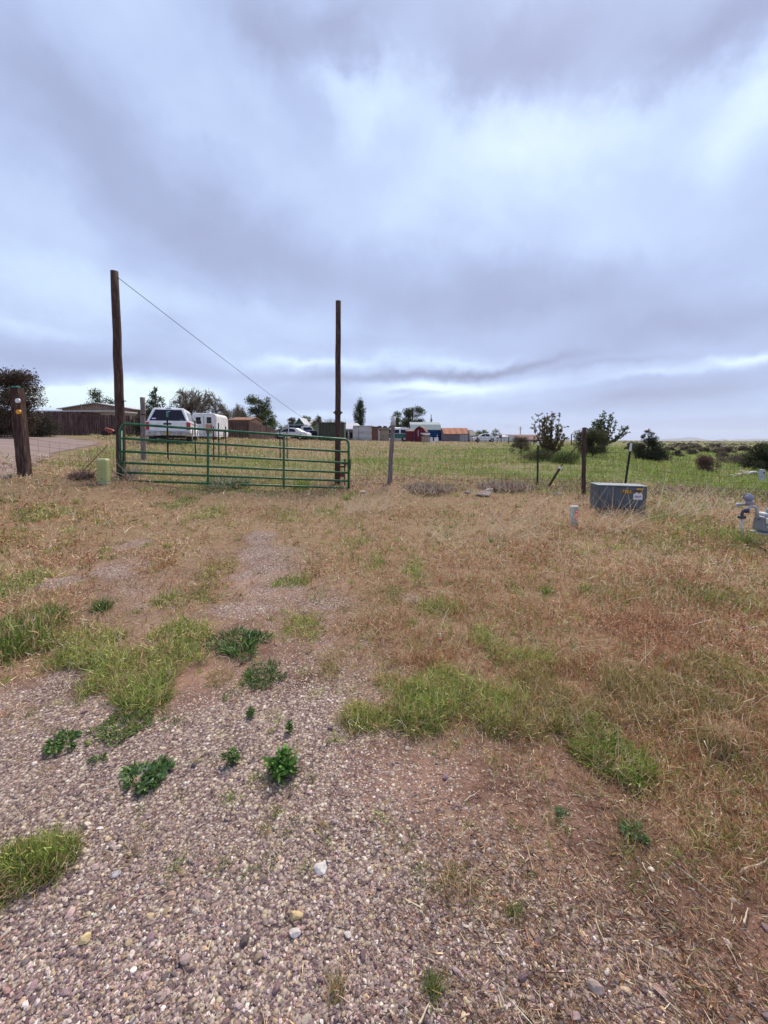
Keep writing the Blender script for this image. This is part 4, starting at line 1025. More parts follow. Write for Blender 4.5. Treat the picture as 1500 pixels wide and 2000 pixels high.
def gas_meter():
    Y = 5.85; b = G(1487, Y); root = empty('gas_meter', b, 'grey gas meter with looping pipes and a round regulator at the right edge', 'meter')
    w = lambda px, py, dy=0: W(px, py, Y + dy) - b
    pipe = mat('pipe_grey', (.44, .44, .46), .45, .1, 9, dirt=(.26, .26, .31)); body = mat('meter_grey', (.21, .23, .25), .45, .12, 7, dirt=(.15, .16, .18)); dk = mat('pipe_dark', (.05, .05, .085), .5, .2, 9)
    def bend(pts, r, m, nm, n=10):
        mb = MB(); P = [Vector(p) for p in pts]; out = [P[0]]
        for i in range(1, len(P) - 1):
            a, c, d = P[i - 1], P[i], P[i + 1]; k = min(.04, (a - c).length * .45, (d - c).length * .45); s = c + (a - c).normalized() * k; e = c + (d - c).normalized() * k
            for t in range(5): f = t / 4; out.append((s * (1 - f) + c * f) * (1 - f) + (c * (1 - f) + e * f) * f)
        out.append(P[-1]); mb.tube(out, r, n).build(nm, m, root, True)
    bend([w(1439, 990, .1), w(1439, 985, .1), w(1463, 985, .05)], .021, pipe, 'inlet_pipe')
    bend([w(1449, 1075), w(1449, 1012)], .014, pipe, 'riser_pipe')
    bend([w(1449, 1012), w(1450, 998), w(1462, 993)], .018, dk, 'elbow_pipe')
    bend([w(1460, 1002, -.03), w(1463, 989, -.03), w(1478, 990, -.03), w(1479, 1012, -.03)], .022, pipe, 'outlet_pipe')
    bend([w(1459, 1001, -.035), w(1458, 993.5, -.035)], .030, dk, 'union', 12)
    bend([w(1479, 1014), w(1479, 1004)], .020, body, 'meter_inlet')
    mb = MB(); mb.box(w(1449, 1010) + Vector((0, 0, 0)), (.10, .05, .045)); mb.build('valve', dk, root, bevel=.012)
    c = w(1463, 972)
    # regulator: round diaphragm housing with flange, standing over a body
    mb = MB().tube([c + Vector((-.055, -.01, .0)), c + Vector((-.03, -.008, 0)), c + Vector((-.028, -.008, 0)), c + Vector((-.006, 0, 0)), c + Vector((-.005, 0, 0)), c + Vector((.05, .0, 0))], [.022, .052, .062, .062, .052, .034], 20)
    mb.build('regulator', mat('reg_grey', (.22, .22, .30), .4, .15, 9), root, bevel=.003)
    MB().tube([c + Vector((.01, 0, -.05)), c + Vector((.015, 0, -.095))], [.052, .045], 16).build('regulator_body', mat('reg_body', (.28, .28, .33), .45, .12, 9), root, True)
    c = w(1500, 1022); c = Vector((c.x, 0, c.z))
    MB().box(c + Vector((0, 0, 0)), (.33, .20, .235), tx=.12, tz=.05).build('case', body, root, bevel=.04)
    MB().box(c + Vector((0, 0, .135)), (.24, .15, .05), tx=.15).build('top_housing', pipe, root, bevel=.015)
    MB().box(c + Vector((-.01, -.112, .058)), (.25, .03, .085)).build('index_cover', mat('index_pale', (.62, .62, .50), .35, .06, 9), root, bevel=.012)
    MB().box(c + Vector((.03, -.1305, .058)), (.03, .006, .06)).box(c + Vector((-.055, -.1285, .066)), (.085, .003, .010)).box(c + Vector((-.055, -.1285, .048)), (.085, .003, .006)).build('index_dial', mat('dial_brown', (.07, .035, .03), .5, .1, 9), root)
    MB().box(c + Vector((-.07, -.107, -.03)), (.10, .006, .035)).build('name_plate', STEEL, root); MB().box(c + Vector((.05, -.107, -.03)), (.10, .006, .035)).build('name_plate', mat('plate_grey', (.33, .33, .34), .4, .1, 9), root)
    MB().box(c + Vector((0, -.005, -.135)), (.36, .225, .02)).build('flange', mat('flange', (.33, .34, .36), .5, .1, 9), root, bevel=.006)
    MB().tube([c + Vector((-.02, 0, .15)), c + Vector((-.02, 0, .20)), c + Vector((.06, 0, .235)), c + Vector((.16, .02, .235))], .022, 10).build('elbow', pipe, root, True)
gas_meter()
ws = empty('small_pedestal', G(1491.5, 14), 'narrow pale grey utility pedestal standing in the green grass at right', 'utility box')
MB().box((0, 0, .22), (.15, .13, .46), tx=.2).build('shell', mat('pale_ped', (.42, .43, .47), .55, .08, 6), ws, bevel=.012)
MB().box((0, -.066, .34), (.05, .01, .05)).build('lock', BLACKP, ws)

# ------------------------------------------------------------------ boulders and little things on the ground
def rock(label, px, py, r, flat=.6, seed=1, m=None, name='rock', group=None, Y=None, asp=1.0):
    c = ground_at(px, py) if Y is None else G(px, Y); g = np.random.default_rng(seed); V, F = ico(3)
    for _ in range(16):
        a = g.normal(size=3); a /= np.linalg.norm(a); h = g.uniform(.5, .9); dd = V @ a; V = V - np.maximum(dd - h, 0)[:, None] * a
    V = V * (1 + .05 * g.normal(size=(len(V), 1)) * 0) + np.stack([vnoise(V[:, 0] * 3 + seed, V[:, 1] * 3 + k, 7 + k) for k in range(3)], 1) * .12
    V = V * r * np.array([asp, .8, flat]) + np.array([0, 0, r * flat * .35])
    o = link(name, np_mesh(name, V, F, False), m or ROCKM); o.location = c; tag(o, label, 'rock', group); return o
ROCKM = mat('rock_tan', (.38, .29, .25), .9, .25, 9, bump=.01, dirt=(.50, .42, .37)); ROCKP = mat('rock_pale', (.50, .44, .42), .9, .2, 9, bump=.01, dirt=(.36, .29, .28))
rock('largest pale boulder in the dry grass below the wire fence', 942, 968, .17, .62, 11, ROCKM, asp=1.35)
rock('flat pale boulder touching the right side of the largest boulder', 960, 960, .12, .5, 12, ROCKP, asp=1.5)
rock('low pinkish stone left of the largest boulder', 914, 963, .08, .5, 13, ROCKP, asp=1.4)
rock('small tan stone half hidden under the fence brush', 853, 961, .06, .6, 14)
rock('pale flat stone left of the transformer box', 1088, 966, .10, .4, 15, ROCKP, asp=1.8)
rock('small pale stone in tall grass beside the gate end', 709, 962, .09, .5, 16, ROCKP, asp=1.2)
rock('flat pale stone in the grass under the gate', 427, 942, .12, .35, 17, ROCKM, asp=1.8)
rock('white plastic scrap lying on the gravel in the foreground', 626, 1700, .032, .35, 18, mat('plastic_white', (.50, .46, .44), .8, .25, 30, bump=.004, dirt=(.36, .29, .28)), asp=.85)  # a scrap of plastic, not a stone; the flat rock shape stands in for it
rock('flat grey stone on the gravel at lower left', 226, 1708, .022, .3, 19, mat('rock_grey', (.36, .33, .34), .8, .2, 20), asp=1.0)
rock('yellow tan cobble in the foreground gravel', 577, 1793, .024, .6, 20, mat('rock_yellow', (.47, .35, .18), .8, .2, 30), asp=1.1)
rock('long ochre stone in the gravel at lower left', 163, 1838, .024, .5, 21, mat('rock_ochre', (.50, .39, .20), .8, .2, 30), asp=.9)
rock('pink brown cobble near the bottom right of the gravel', 1163, 1935, .022, .7, 22, ROCKM)
rock('flat pinkish stone near the bottom centre', 578, 1825, .022, .4, 23, ROCKP)
for i, (px, Y, r) in enumerate(((1432, 15.5, .10), (1438, 15.2, .12), (1446, 16, .14), (1455, 16.5, .12), (1463, 16.8, .15), (1470, 17.2, .12), (1452, 17.2, .15))):
    rock(['small cream rock at the left end of the rubble heap', 'bright cream rock at the front of the rubble heap', 'tan rock in the middle of the rubble heap', 'tan rock beside the middle of the rubble heap',
          'larger rock near the grey dome of the rubble heap', 'grey rock touching the dome at the rubble heap', 'rock at the back of the rubble heap'][i], px, 0, r, .55, 30 + i, ROCKP if i < 2 else ROCKM, Y=Y, asp=1.3)
dm = empty('culvert_pipe', G(1476, 16.6), 'half buried pale concrete pipe end beside the rubble at the right', 'pipe')
mb = MB(); pts = []
ol = [(cos(a) * .22, sin(a) * .15 - .02) for a in [pi * k / 12 for k in range(13)]] + [(cos(a) * .17, sin(a) * .10 - .02) for a in [pi * (12 - k) / 12 for k in range(13)]]
mb.prism(ol, -.2, .2).build('pipe', mat('concrete', (.40, .40, .44), .9, .15, 9), dm); dm.rotation_euler = (0, 0, R(-35))

def litter(name, label, px, py, m, seed, s):
    c = ground_at(px, py); g = random.Random(seed); mb = MB(); n = 5
    P = [[(i * s / n - s / 2, j * s * .6 / n - s * .3, g.uniform(.002, .014)) for i in range(n + 1)] for j in range(n + 1)]
    for j in range(n):
        for i in range(n): mb.quad(P[j][i], P[j][i + 1], P[j + 1][i + 1], P[j + 1][i])
    bpy_o = mb.build(name, m); me = bpy_o.data
    sd = bpy_o.modifiers.new('thickness', 'SOLIDIFY'); sd.thickness = .0015
    bpy_o.location = c; bpy_o.rotation_euler = (0, 0, g.uniform(0, 3)); tag(bpy_o, label, 'litter'); return bpy_o
lt = empty('paper_scrap', ground_at(860, 1251), 'small scrap of red and white paper in the straw', 'litter', rz=.4)
MB().box((0, 0, .012), (.028, .02, .004)).build('red_scrap', mat('scrap_red', (.55, .09, .08), .6, .1, 20), lt, bevel=.001)
MB().box((.004, .008, .030), (.010, .004, .04)).build('white_scrap', WHT, lt, bevel=.001)
def stick(label, a, b, r, m, bend=.01, name='stick', group='dry sticks on the ground', sub=True):
    a = ground_at(*a); b = ground_at(*b); o = a.copy(); mb = MB(); g = random.Random(int(r * 1e5) + int(a.x * 100)); pts = []; L = (b - a).length
    for i in range(7):
        f = i / 6; p = a.lerp(b, f); p.z = gz(p.x, p.y) + r + .004 + g.uniform(0, .006); p += Vector((g.gauss(0, .02), g.gauss(0, .02), 0)) * L * .8; pts.append(p - o)
    mb.tube(pts, [r * (1 - .6 * i / 6) for i in range(7)], 6)
    s = mb.build(name, m, None, True); s.location = o; tag(s, label, 'stick', group); return s
SK = mat('stick_pale', (.50, .40, .29), .8, .15, 40); SB = mat('stick_brown', (.20, .13, .10), .9, .3, 30)
stick('pale forked stick at the right edge of the bare soil', (1445, 1712), (1500, 1683), .0045, SK)
stick('long pale straw stalk on the soil near the lower right', (1164, 1800), (1185, 1862), .0022, SK)
stick('curved brown twig on the soil right of the gravel', (1280, 1785), (1352, 1838), .0030, SB)
stick('short bent pale twig on the brown soil above the gravel', (818, 1569), (850, 1560), .0024, SK)
stick('thin pale stem slanting over soil near the upper patch', (905, 1570), (938, 1547), .0022, SK)
stick('dark long twig lying at the right side of the soil', (1400, 1575), (1475, 1597), .0032, SB)
stick('pale short stalk standing out at lower right', (1452, 1810), (1460, 1780), .0035, SK)
stick('thin pale stalk at the right bottom corner', (1420, 1850), (1450, 1905), .0022, SK)
stick('pale bleached stick at the bottom centre', (818, 2010), (838, 1965), .0035, SK)
stick('thin straw crossing the soil above the dark twig', (1255, 1690), (1290, 1760), .0020, SK)

# ------------------------------------------------------------------ single weeds and tufts one could count
WG = [(.115, .185, .055), (.16, .24, .075), (.075, .13, .04), (.21, .29, .11)]
WS = [(.15, .24, .10), (.19, .29, .13), (.11, .19, .07), (.27, .35, .19)]
def leafy_weed(label, px, py, rpx, kind='rosette', seed=1, pal=WG, group='broad leaved weeds on the gravel', n=None, tall=1.0):
    global rng
    c = ground_at(px, py); d = c.y; r = rpx / FPX * d; rng = np.random.default_rng(seed)
    acc = Acc()
    if kind == 'rosette':       # flat spreading leaf sprays
        ns = int((n or 16) * 1.6)
        for k in range(ns):
            a = rng.uniform(0, 2 * pi); q = rng.uniform(0, .75) ** .7 * r * 1.0; m = 11
            P = np.tile(np.array([cos(a) * q, sin(a) * q * 1.0, .012 + .0 * q]), (m, 1)) + rng.normal(0, r * .04, (m, 3)) * np.array([1, 1, .2])
            acc.add(*blades(P, rng.uniform(.35, .6, m) * r * tall, np.abs(rng.normal(.95, .3, m)), a + rng.normal(0, .8, m), rng.normal(.45, .3, m), rng.normal(0, .4, m), np.full(m, r * .115) * rng.uniform(.7, 1.2, m), pick(pal, m, .15), 4, wmid=True))
    elif kind == 'leafy':       # upright stem with whorled lance leaves
        for k in range(n or 7):
            a = rng.uniform(0, 2 * pi); bx = rng.uniform(0, .45) * r; hh = r * rng.uniform(1.0, 1.9) * tall * (1 - .6 * bx / r)
            lx, ly = cos(a) * bx, sin(a) * bx; m = 22; f = rng.uniform(.12, 1, m)
            P = np.stack([lx * (1 + f * .8), ly * (1 + f * .8), f * hh], 1)
            acc.add(*blades(P, r * rng.uniform(.42, .7, m) * (1.15 - .55 * f), 1.15 - .75 * f + rng.normal(0, .15, m), rng.uniform(0, 6.3, m), rng.uniform(.5, 1.1, m), rng.normal(0, .3, m), np.full(m, r * .15), pick(pal, m, .15), 5, wmid=True))
            acc.add(*blades(np.array([[lx, ly, 0]]), np.array([hh * 1.05]), np.array([.25]), np.array([a]), np.array([0.]), np.array([0.]), np.array([r * .05]), pick(pal, 1), 3))
    elif kind == 'feathery':    # low mound of many narrow leaves
        m = n or 380
        a = rng.uniform(0, 2 * pi, m); q = np.sqrt(rng.random(m)) * r * .95 * (.45 + .9 * vnoise(np.cos(a) * 2.2 + seed * 3.1, np.sin(a) * 2.2, seed))
        P = np.stack([np.cos(a) * q, np.sin(a) * q, rng.uniform(0, .35, m) * r * .5 * tall], 1)
        acc.add(*blades(P, rng.uniform(.2, .5, m) * r * tall, np.abs(rng.normal(.75, .35, m)), a + rng.normal(0, 1.0, m), rng.normal(.5, .4, m), rng.normal(0, .6, m), np.full(m, max(.0028, r * .04)), pick(pal, m, .16), 3, wmid=True))
    elif kind == 'stalks':      # long dead stems blown over to one side
        m = n or 60; q = rng.uniform(-1, 1, m) * r
        P = np.stack([q, rng.normal(0, r * .3, m), np.zeros(m)], 1)
        acc.add(*blades(P, rng.uniform(.6, 2.0, m) * r * tall, np.abs(rng.normal(.75, .4, m)), rng.normal(.1, .8, m) + np.where(rng.random(m) < .25, 2.6, 0), rng.normal(.4, .5, m), rng.normal(0, .5, m), np.full(m, d * .0013), pick(pal, m, .12), 5, taper=.8))
    elif kind == 'tuft':        # bunch of grass blades
        m = n or 170
        a = rng.uniform(0, 2 * pi, m); q = rng.random(m) * r * .55
        P = np.stack([np.cos(a) * q, np.sin(a) * q, np.zeros(m)], 1)
        acc.add(*blades(P, rng.uniform(.35, 1.35, m) * r * tall, np.abs(rng.normal(.5, .35, m)), a * .5 + rng.normal(0, 1.4, m), rng.uniform(.1, .9, m), rng.normal(0, .3, m), np.full(m, max(.0022, r * .028)), pick(pal, m, .18), 4))
    o = link({'rosette': 'broad_leaved_weed', 'leafy': 'leafy_weed', 'feathery': 'feathery_weed', 'tuft': 'grass_tuft', 'stalks': 'dead_stalks'}[kind], acc.mesh('weed'), LEAF)
    o.location = c - Vector((0, 0, .003)); tag(o, label, 'weed' if kind != 'tuft' else 'grass tuft', group); return o
gB, gT = 'broad leaved weeds on the gravel', 'grass tufts in the open ground'
leafy_weed('tall dark green leafy weed with lance leaves standing in the gravel', 548, 1510, 40, 'leafy', 201, [(.07, .15, .035), (.10, .20, .045), (.14, .26, .06)], gB, 15, .62)
leafy_weed('wide flat dark green weed spread over the gravel below the grass patch', 283, 1518, 52, 'rosette', 202, WS + WG, gB, 30, .55)
leafy_weed('flat green weed left of the widest one on the gravel', 130, 1450, 40, 'rosette', 203, WG + WS[:1], gB, 22, .5)
leafy_weed('small flat weed between the two spreading weeds at left', 192, 1487, 19, 'rosette', 204, WG, gB, 9, .7)
leafy_weed('long low green weed mat below the big green patch', 240, 1422, 62, 'feathery', 205, GRN + WG, gB, 700, .42)
leafy_weed('small leafy weed left of the tall leafy weed', 455, 1488, 26, 'leafy', 206, WG, gB, 5, .7)
leafy_weed('small weed above the tall leafy weed', 565, 1433, 19, 'leafy', 207, WG, gB, 4, .8)
leafy_weed('tiny weed in gravel below the dark weed mounds', 487, 1398, 17, 'leafy', 208, WG, gB, 4, .8)
leafy_weed('dark green feathery mound right of the big green patch', 468, 1262, 62, 'feathery', 209, WG + [(.035, .09, .035)], gB, 900, .62)
leafy_weed('dark green feathery mound below the other mound', 508, 1322, 48, 'feathery', 210, WG + [(.035, .09, .035)], gB, 650, .55)
leafy_weed('small dark weed left of the feathery mounds', 414, 1272, 20, 'feathery', 211, WG, gB, 160, .6)
leafy_weed('small dark weed at the foot of the lower mound', 447, 1362, 20, 'feathery', 212, WG, gB, 160, .7)
leafy_weed('dull green weed left of the lower mound mixed with straw', 430, 1325, 30, 'feathery', 213, OLIV + YGRN[:2] + STRAW[:2], gB, 300, .6)
leafy_weed('pale grey green weed on the brown soil at right', 1100, 1594, 17, 'rosette', 214, WS, gB, 9, .9)
leafy_weed('narrow bright green weed on the brown soil at right', 1240, 1632, 27, 'rosette', 215, WG + WS, gB, 14, .9)
leafy_weed('grass tuft on the gravel at the bottom right of centre', 1006, 1788, 28, 'tuft', 216, WG + GRN, gT, 110, .9)
leafy_weed('grey green grass tuft near the bottom edge', 848, 1935, 42, 'tuft', 217, GRN + OLIV + WS[:1], gT, 230, .8)
leafy_weed('thin dry and green grass tuft near the bottom centre', 655, 1940, 48, 'tuft', 218, GRN[:2] + OLIV + STRAW, gT, 150, .9)
leafy_weed('dry straw tuft with green tips on the gravel', 880, 1705, 48, 'tuft', 219, STRAW + PALE[:1] + GRN[:2], gT, 190, .5)
leafy_weed('sparse dry tuft left of the straw tuft', 628, 1612, 24, 'tuft', 220, STRAW + OLIV, gT, 60, .7)
leafy_weed('bright round green tuft on bare ground at left', 198, 1192, 27, 'tuft', 221, [(.06, .15, .03), (.09, .20, .04), (.045, .11, .03)], gT, 420, .95)
leafy_weed('bright green tuft at the left edge behind the tall weeds', 95, 1215, 30, 'tuft', 222, [(.07, .16, .035), (.10, .21, .05), (.06, .13, .035)], gT, 380, 1.05)
leafy_weed('green grass tuft in straw right of centre', 1068, 1158, 26, 'tuft', 223, GRN + YGRN[:1], gT, 120, .8)
leafy_weed('green tuft under pale dead stalks', 873, 1050, 17, 'tuft', 224, GRN, gT, 90, .9)
leafy_weed('small green sprig in red straw right of the dead stalks', 984, 1058, 12, 'tuft', 225, GRN, gT, 70, .8)
leafy_weed('fresh green tuft at the foot of the gate end', 677, 975, 17, 'tuft', 226, GRN + YGRN[:1], gT, 120, 1.0)
leafy_weed('green tuft before the middle of the gate', 560, 1140, 30, 'feathery', 227, GRN + YGRN, gT, 260, .6)
leafy_weed('loose yellow green tuft beside the pebble path', 808, 1120, 28, 'feathery', 228, GRN + YGRN, gT, 240, .6)
leafy_weed('drooping green weed at the right end of the wiry patch', 1200, 1490, 66, 'feathery', 229, GRN + YGRN, gT, 900, .6)
leafy_weed('small tuft beside the tiny weed at the left bottom', 70, 1470, 12, 'tuft', 230, OLIV, gT, 40, .7) if False else None
leafy_weed('tuft of dead stalks in the middle distance', 865, 1055, 34, 'stalks', 231, PALE, 'bunches of pale dead stalks', 60, 1.0)
leafy_weed('bunch of pale dead stalks left of the transformer box', 1010, 1045, 70, 'stalks', 232, PALE + STRAW[:1], 'bunches of pale dead stalks', 110, 1.0)
leafy_weed('bunch of pale dead stalks in front of the transformer box', 1180, 1036, 66, 'stalks', 233, PALE + STRAW[:1] + REDD[3:], 'bunches of pale dead stalks', 110, 1.0)
leafy_weed('bunch of pale dead stalks right of the transformer box', 1345, 1008, 66, 'stalks', 234, PALE + STRAW[:1], 'bunches of pale dead stalks', 150, .9)
leafy_weed('pale stalks beside the gate end stone', 716, 1000, 40, 'stalks', 235, PALE, 'bunches of pale dead stalks', 70, 1.0)
leafy_weed('dead tangled brush against the left gate pole', 246, 935, 38, 'tuft', 236, [(.40, .32, .26), (.30, .22, .17), (.5, .42, .35)], 'bunches of pale dead stalks', 170, 1.3)
leafy_weed('dark heap of dead brush left of the green pedestal', 158, 934, 42, 'tuft', 237, [(.13, .08, .07), (.20, .13, .11), (.08, .05, .045), (.34,.25,.2)], 'heaps of dead brush', 500, .40)
leafy_weed('low dead brown brush under the wire fence right of the gate', 835, 957, 95, 'tuft', 238, [(.24, .17, .14), (.36, .28, .22), (.48, .38, .30)], 'heaps of dead brush', 1100, .13)
leafy_weed('low dead brown brush behind the largest boulder', 990, 953, 95, 'tuft', 239, [(.22, .15, .13), (.34, .26, .21), (.46, .37, .29)], 'heaps of dead brush', 1100, .13)
leafy_weed('tangled pale weeds caught under the middle of the gate', 445, 948, 55, 'feathery', 240, [(.28, .28, .17), (.17, .21, .10), (.42, .38, .28)], 'weeds along the gate', 800, .55)
leafy_weed('green weeds growing along the foot of the gate', 590, 955, 40, 'tuft', 241, GRN + YGRN, 'weeds along the gate', 200, .7)
stick('long reddish stick leaning over the dead brush heap', (150, 928), (152, 926), .005, SB) if False else None
ls = MB().tube([(0, 0, 0), W(212, 868, 8.6) - W(150, 933, 8.2)], [.014, .008], 6).build('leaning_stick', mat('stick_red', (.22, .13, .10), .9, .2, 20)); ls.location = W(150, 933, 8.2)
tag(ls, 'thin stick rising at a slant from the dead brush heap', 'stick', 'dry sticks on the ground')

# small sprigs scattered over the open ground: too many to count
leafy_weed('tall olive grass round the gas meter riser', 1452, 1066, 34, 'tuft', 250, OLIV + GRN + YGRN, gT, 260, 1.1)
leafy_weed('olive grass under the gas meter case', 1490, 1075, 34, 'tuft', 251, OLIV + GRN + STRAW, gT, 240, .9)
def sprigs():
    global rng
    rng = np.random.default_rng(555); acc = Acc()
    x, y = scatter(2200, .10, .80, 1.0); z = terrain_z(x, y); gr, de, gn, px, py, d = zones(x, y, z)
    ok = (rng.random(2200) < .10 + .6 * de) ; x, y, z, d = x[ok], y[ok], z[ok], d[ok]
    for i in range(len(x)):
        m = int(rng.integers(10, 34)); r = rng.uniform(.02, .055) * (1 + .1 * d[i]); P = np.stack([x[i] + rng.normal(0, r * .5, m), y[i] + rng.normal(0, r * .5, m), np.full(m, z[i])], 1)
        pal = [GRN, YGRN, OLIV, PALE, STRAW][int(rng.choice(5, p=[.22, .3, .2, .14, .14]))]
        acc.add(*blades(P, rng.uniform(.5, 1.4, m) * r, np.abs(rng.normal(.7, .4, m)), rng.uniform(0, 6.3, m), rng.normal(.5, .6, m), rng.normal(0, 1, m), np.full(m, max(.0026, d[i] * .0013)), pick(pal, m), 4))
    tag(link('sprigs', acc.mesh('sprigs'), LEAF), 'small green and dry sprigs scattered over the open ground', 'weeds', kind='stuff')
sprigs()
# ------------------------------------------------------------------ vehicles
def wheel(parent, x, y, r, w, hub=CHROME):
    o = MB().tube([(x - w / 2, y, r), (x - w / 2 + .01, y, r), (x + w / 2 - .01, y, r), (x + w / 2, y, r)], [r * .92, r, r, r * .92], 20).build('wheel', RUBBER, parent, False)
    MB().tube([(x - w / 2 - .008, y, r), (x + w / 2 + .008, y, r)], r * .58, 14).build('rim', hub, o)
    return o
def loft(mb, secs):
    """secs: list of closed rings with the same vertex count"""
    b = len(mb.v); n = len(secs[0])
    for s in secs: mb.v += [tuple(p) for p in s]
    for i in range(len(secs) - 1):
        for k in range(n): mb.f.append((b + i * n + k, b + i * n + (k + 1) % n, b + (i + 1) * n + (k + 1) % n, b + (i + 1) * n + k))
    mb.f.append(tuple(b + k for k in range(n))[::-1]); e = b + (len(secs) - 1) * n; mb.f.append(tuple(e + k for k in range(n))); return mb
def frustum(mb, y0, y1, z0, z1, w0, w1, dy0, dy1):
    """tapering house: bottom y0..y1 width w0; top pulled in by dy0, dy1, width w1"""
    a, b = w0 / 2, w1 / 2
    return mb.poly([(-a, y0, z0), (a, y0, z0), (a, y1, z0), (-a, y1, z0), (-b, y0 + dy0, z1), (b, y0 + dy0, z1), (b, y1 - dy1, z1), (-b, y1 - dy1, z1)],
                   [(3, 2, 1, 0), (4, 5, 6, 7), (0, 1, 5, 4), (1, 2, 6, 5), (2, 3, 7, 6), (3, 0, 4, 7)])
def pickup():
    root = empty('pickup_truck', G(329, 19.5, -.05), 'white pickup truck with a camper shell seen from behind, left of the trailer', 'pickup truck', rz=R(21))
    # side outline of the lower body with wheel arches
    def side(z_top):
        arc = lambda cy: [(cy + cos(a) * .46, .38 + sin(a) * .46) for a in [pi - pi * k / 8 for k in range(9)]]
        return [(0.02, .56), (.72, .50)] + arc(1.25)[0:9] + [(1.9, .42), (4.0, .42)] + arc(4.62) + [(5.3, .45), (5.62, .55), (5.66, .95), (5.2, 1.10), (4.05, 1.16), (2.45, 1.16), (0.0, 1.14)]
    S = side(0); n = len(S); mb = MB()
    secs = [[(x, y, z) for (y, z) in S] for x in (-.98, -.90, .90, .98)]
    secs[0] = [(-.95, y * .995 + .01, z * .99 + .01) for (y, z) in S]; secs[-1] = [(.95, y * .995 + .01, z * .99 + .01) for (y, z) in S]
    loft(mb, [secs[0], [(-.985, y, min(z, 1.05)) for (y, z) in S], secs[1], secs[2], [(.985, y, min(z, 1.05)) for (y, z) in S], secs[3]])
    mb.build('body', WHITEP, root, bevel=.02)
    frustum(MB(), .06, 2.38, 1.13, 1.80, 1.84, 1.36, .30, .02).build('camper_shell', WHITEP, root, bevel=.07)
    frustum(MB(), 2.44, 4.15, 1.13, 1.80, 1.80, 1.36, .22, .75).build('cab', WHITEP, root, bevel=.06)
    k = .30 / .67
    def rear(x, z, off=-.012): return (x, .06 + (z - 1.13) * k + off, z)
    MB().poly([rear(-.80, 1.16), rear(.80, 1.16), rear(.57, 1.70), rear(-.57, 1.70), rear(-.80, 1.16, -.03), rear(.80, 1.16, -.03), rear(.57, 1.70, -.03), rear(-.57, 1.70, -.03)],
              [(0, 1, 2, 3), (7, 6, 5, 4), (0, 4, 5, 1), (1, 5, 6, 2), (2, 6, 7, 3), (3, 7, 4, 0)]).build('rear_window', GLASS, root, bevel=.01)
    for (x0, x1, z0, z1, nm) in ((-.70, -.52, 1.23, 1.285, 'sticker'), (-.06, .07, 1.60, 1.625, 'sticker'), (.52, .66, 1.19, 1.20, 'sticker')):
        MB().quad(rear(x0, z0, -.034), rear(x1, z0, -.034), rear(x1, z1, -.034), rear(x0, z1, -.034)).build(nm, mat('stick_white', (.55, .58, .75), .5, .1, 30), root)
    MB().box((0, .36, 1.77), (.24, .03, .03)).build('brake_lamp', BLACKP, root)
    for s in (-1, 1):
        q = []
        for (y0, y1) in ((.45, 1.15), (1.25, 2.15)):
            mb = MB(); f = lambda y, z: (s * ((.92 - (z - 1.13) * .24 / .67) + .012), y, z)
            mb.poly([f(y0 + .06, 1.22), f(y1, 1.22), f(y1 - .02, 1.62), f(y0 + .16, 1.62)], [(0, 1, 2, 3)]).build('side_window', mat('pale_glass', (.30, .33, .42), .12, .1, 3, spec=.8) , root)
        mb = MB(); f = lambda y, z: (s * ((.90 - (z - 1.13) * .22 / .67) + .012), y, z)
        mb.poly([f(2.60, 1.2), f(3.9, 1.2), f(3.35, 1.66), f(2.75, 1.66)], [(0, 1, 2, 3)]).build('side_window', GLASS, root)
        MB().box((s * .90, -.008, .90), (.17, .06, .36)).build('tail_light', REDL, root, bevel=.02)
        MB().box((s * 1.13, 3.62, 1.22), (.26, .10, .20)).build('mirror', BLACKP, root, bevel=.04)
        for y in (1.25, 4.62): wheel(root, s * .84, y, .38, .24)
    MB().box((0, -.015, .88), (1.58, .03, .46)).build('tailgate', WHITEP, root, bevel=.012)
    MB().box((-.02, -.035, 1.0), (.34, .02, .085)).build('tailgate_handle', BLACKP, root, bevel=.01)
    mb = MB().box((-.62, -.10, .52), (.66, .20, .20)); mb.box((.62, -.10, .52), (.66, .20, .20)); mb.box((0, -.08, .49), (.6, .16, .12)); mb.build('bumper', CHROME, root, bevel=.02)
    MB().box((0, -.175, .56), (.30, .01, .13)).build('licence_plate', mat('plate_yellow', (.42, .34, .12), .5, .1, 20), root)
    MB().box((0, 2.8, .42), (1.3, 5.0, .22)).build('chassis', BLACKP, root)
    mb = MB()
    for s in (-1, 1): MB().box((s * .84, .83, .34), (.26, .02, .30)).build('mud_flap', BLACKP, root)
pickup()
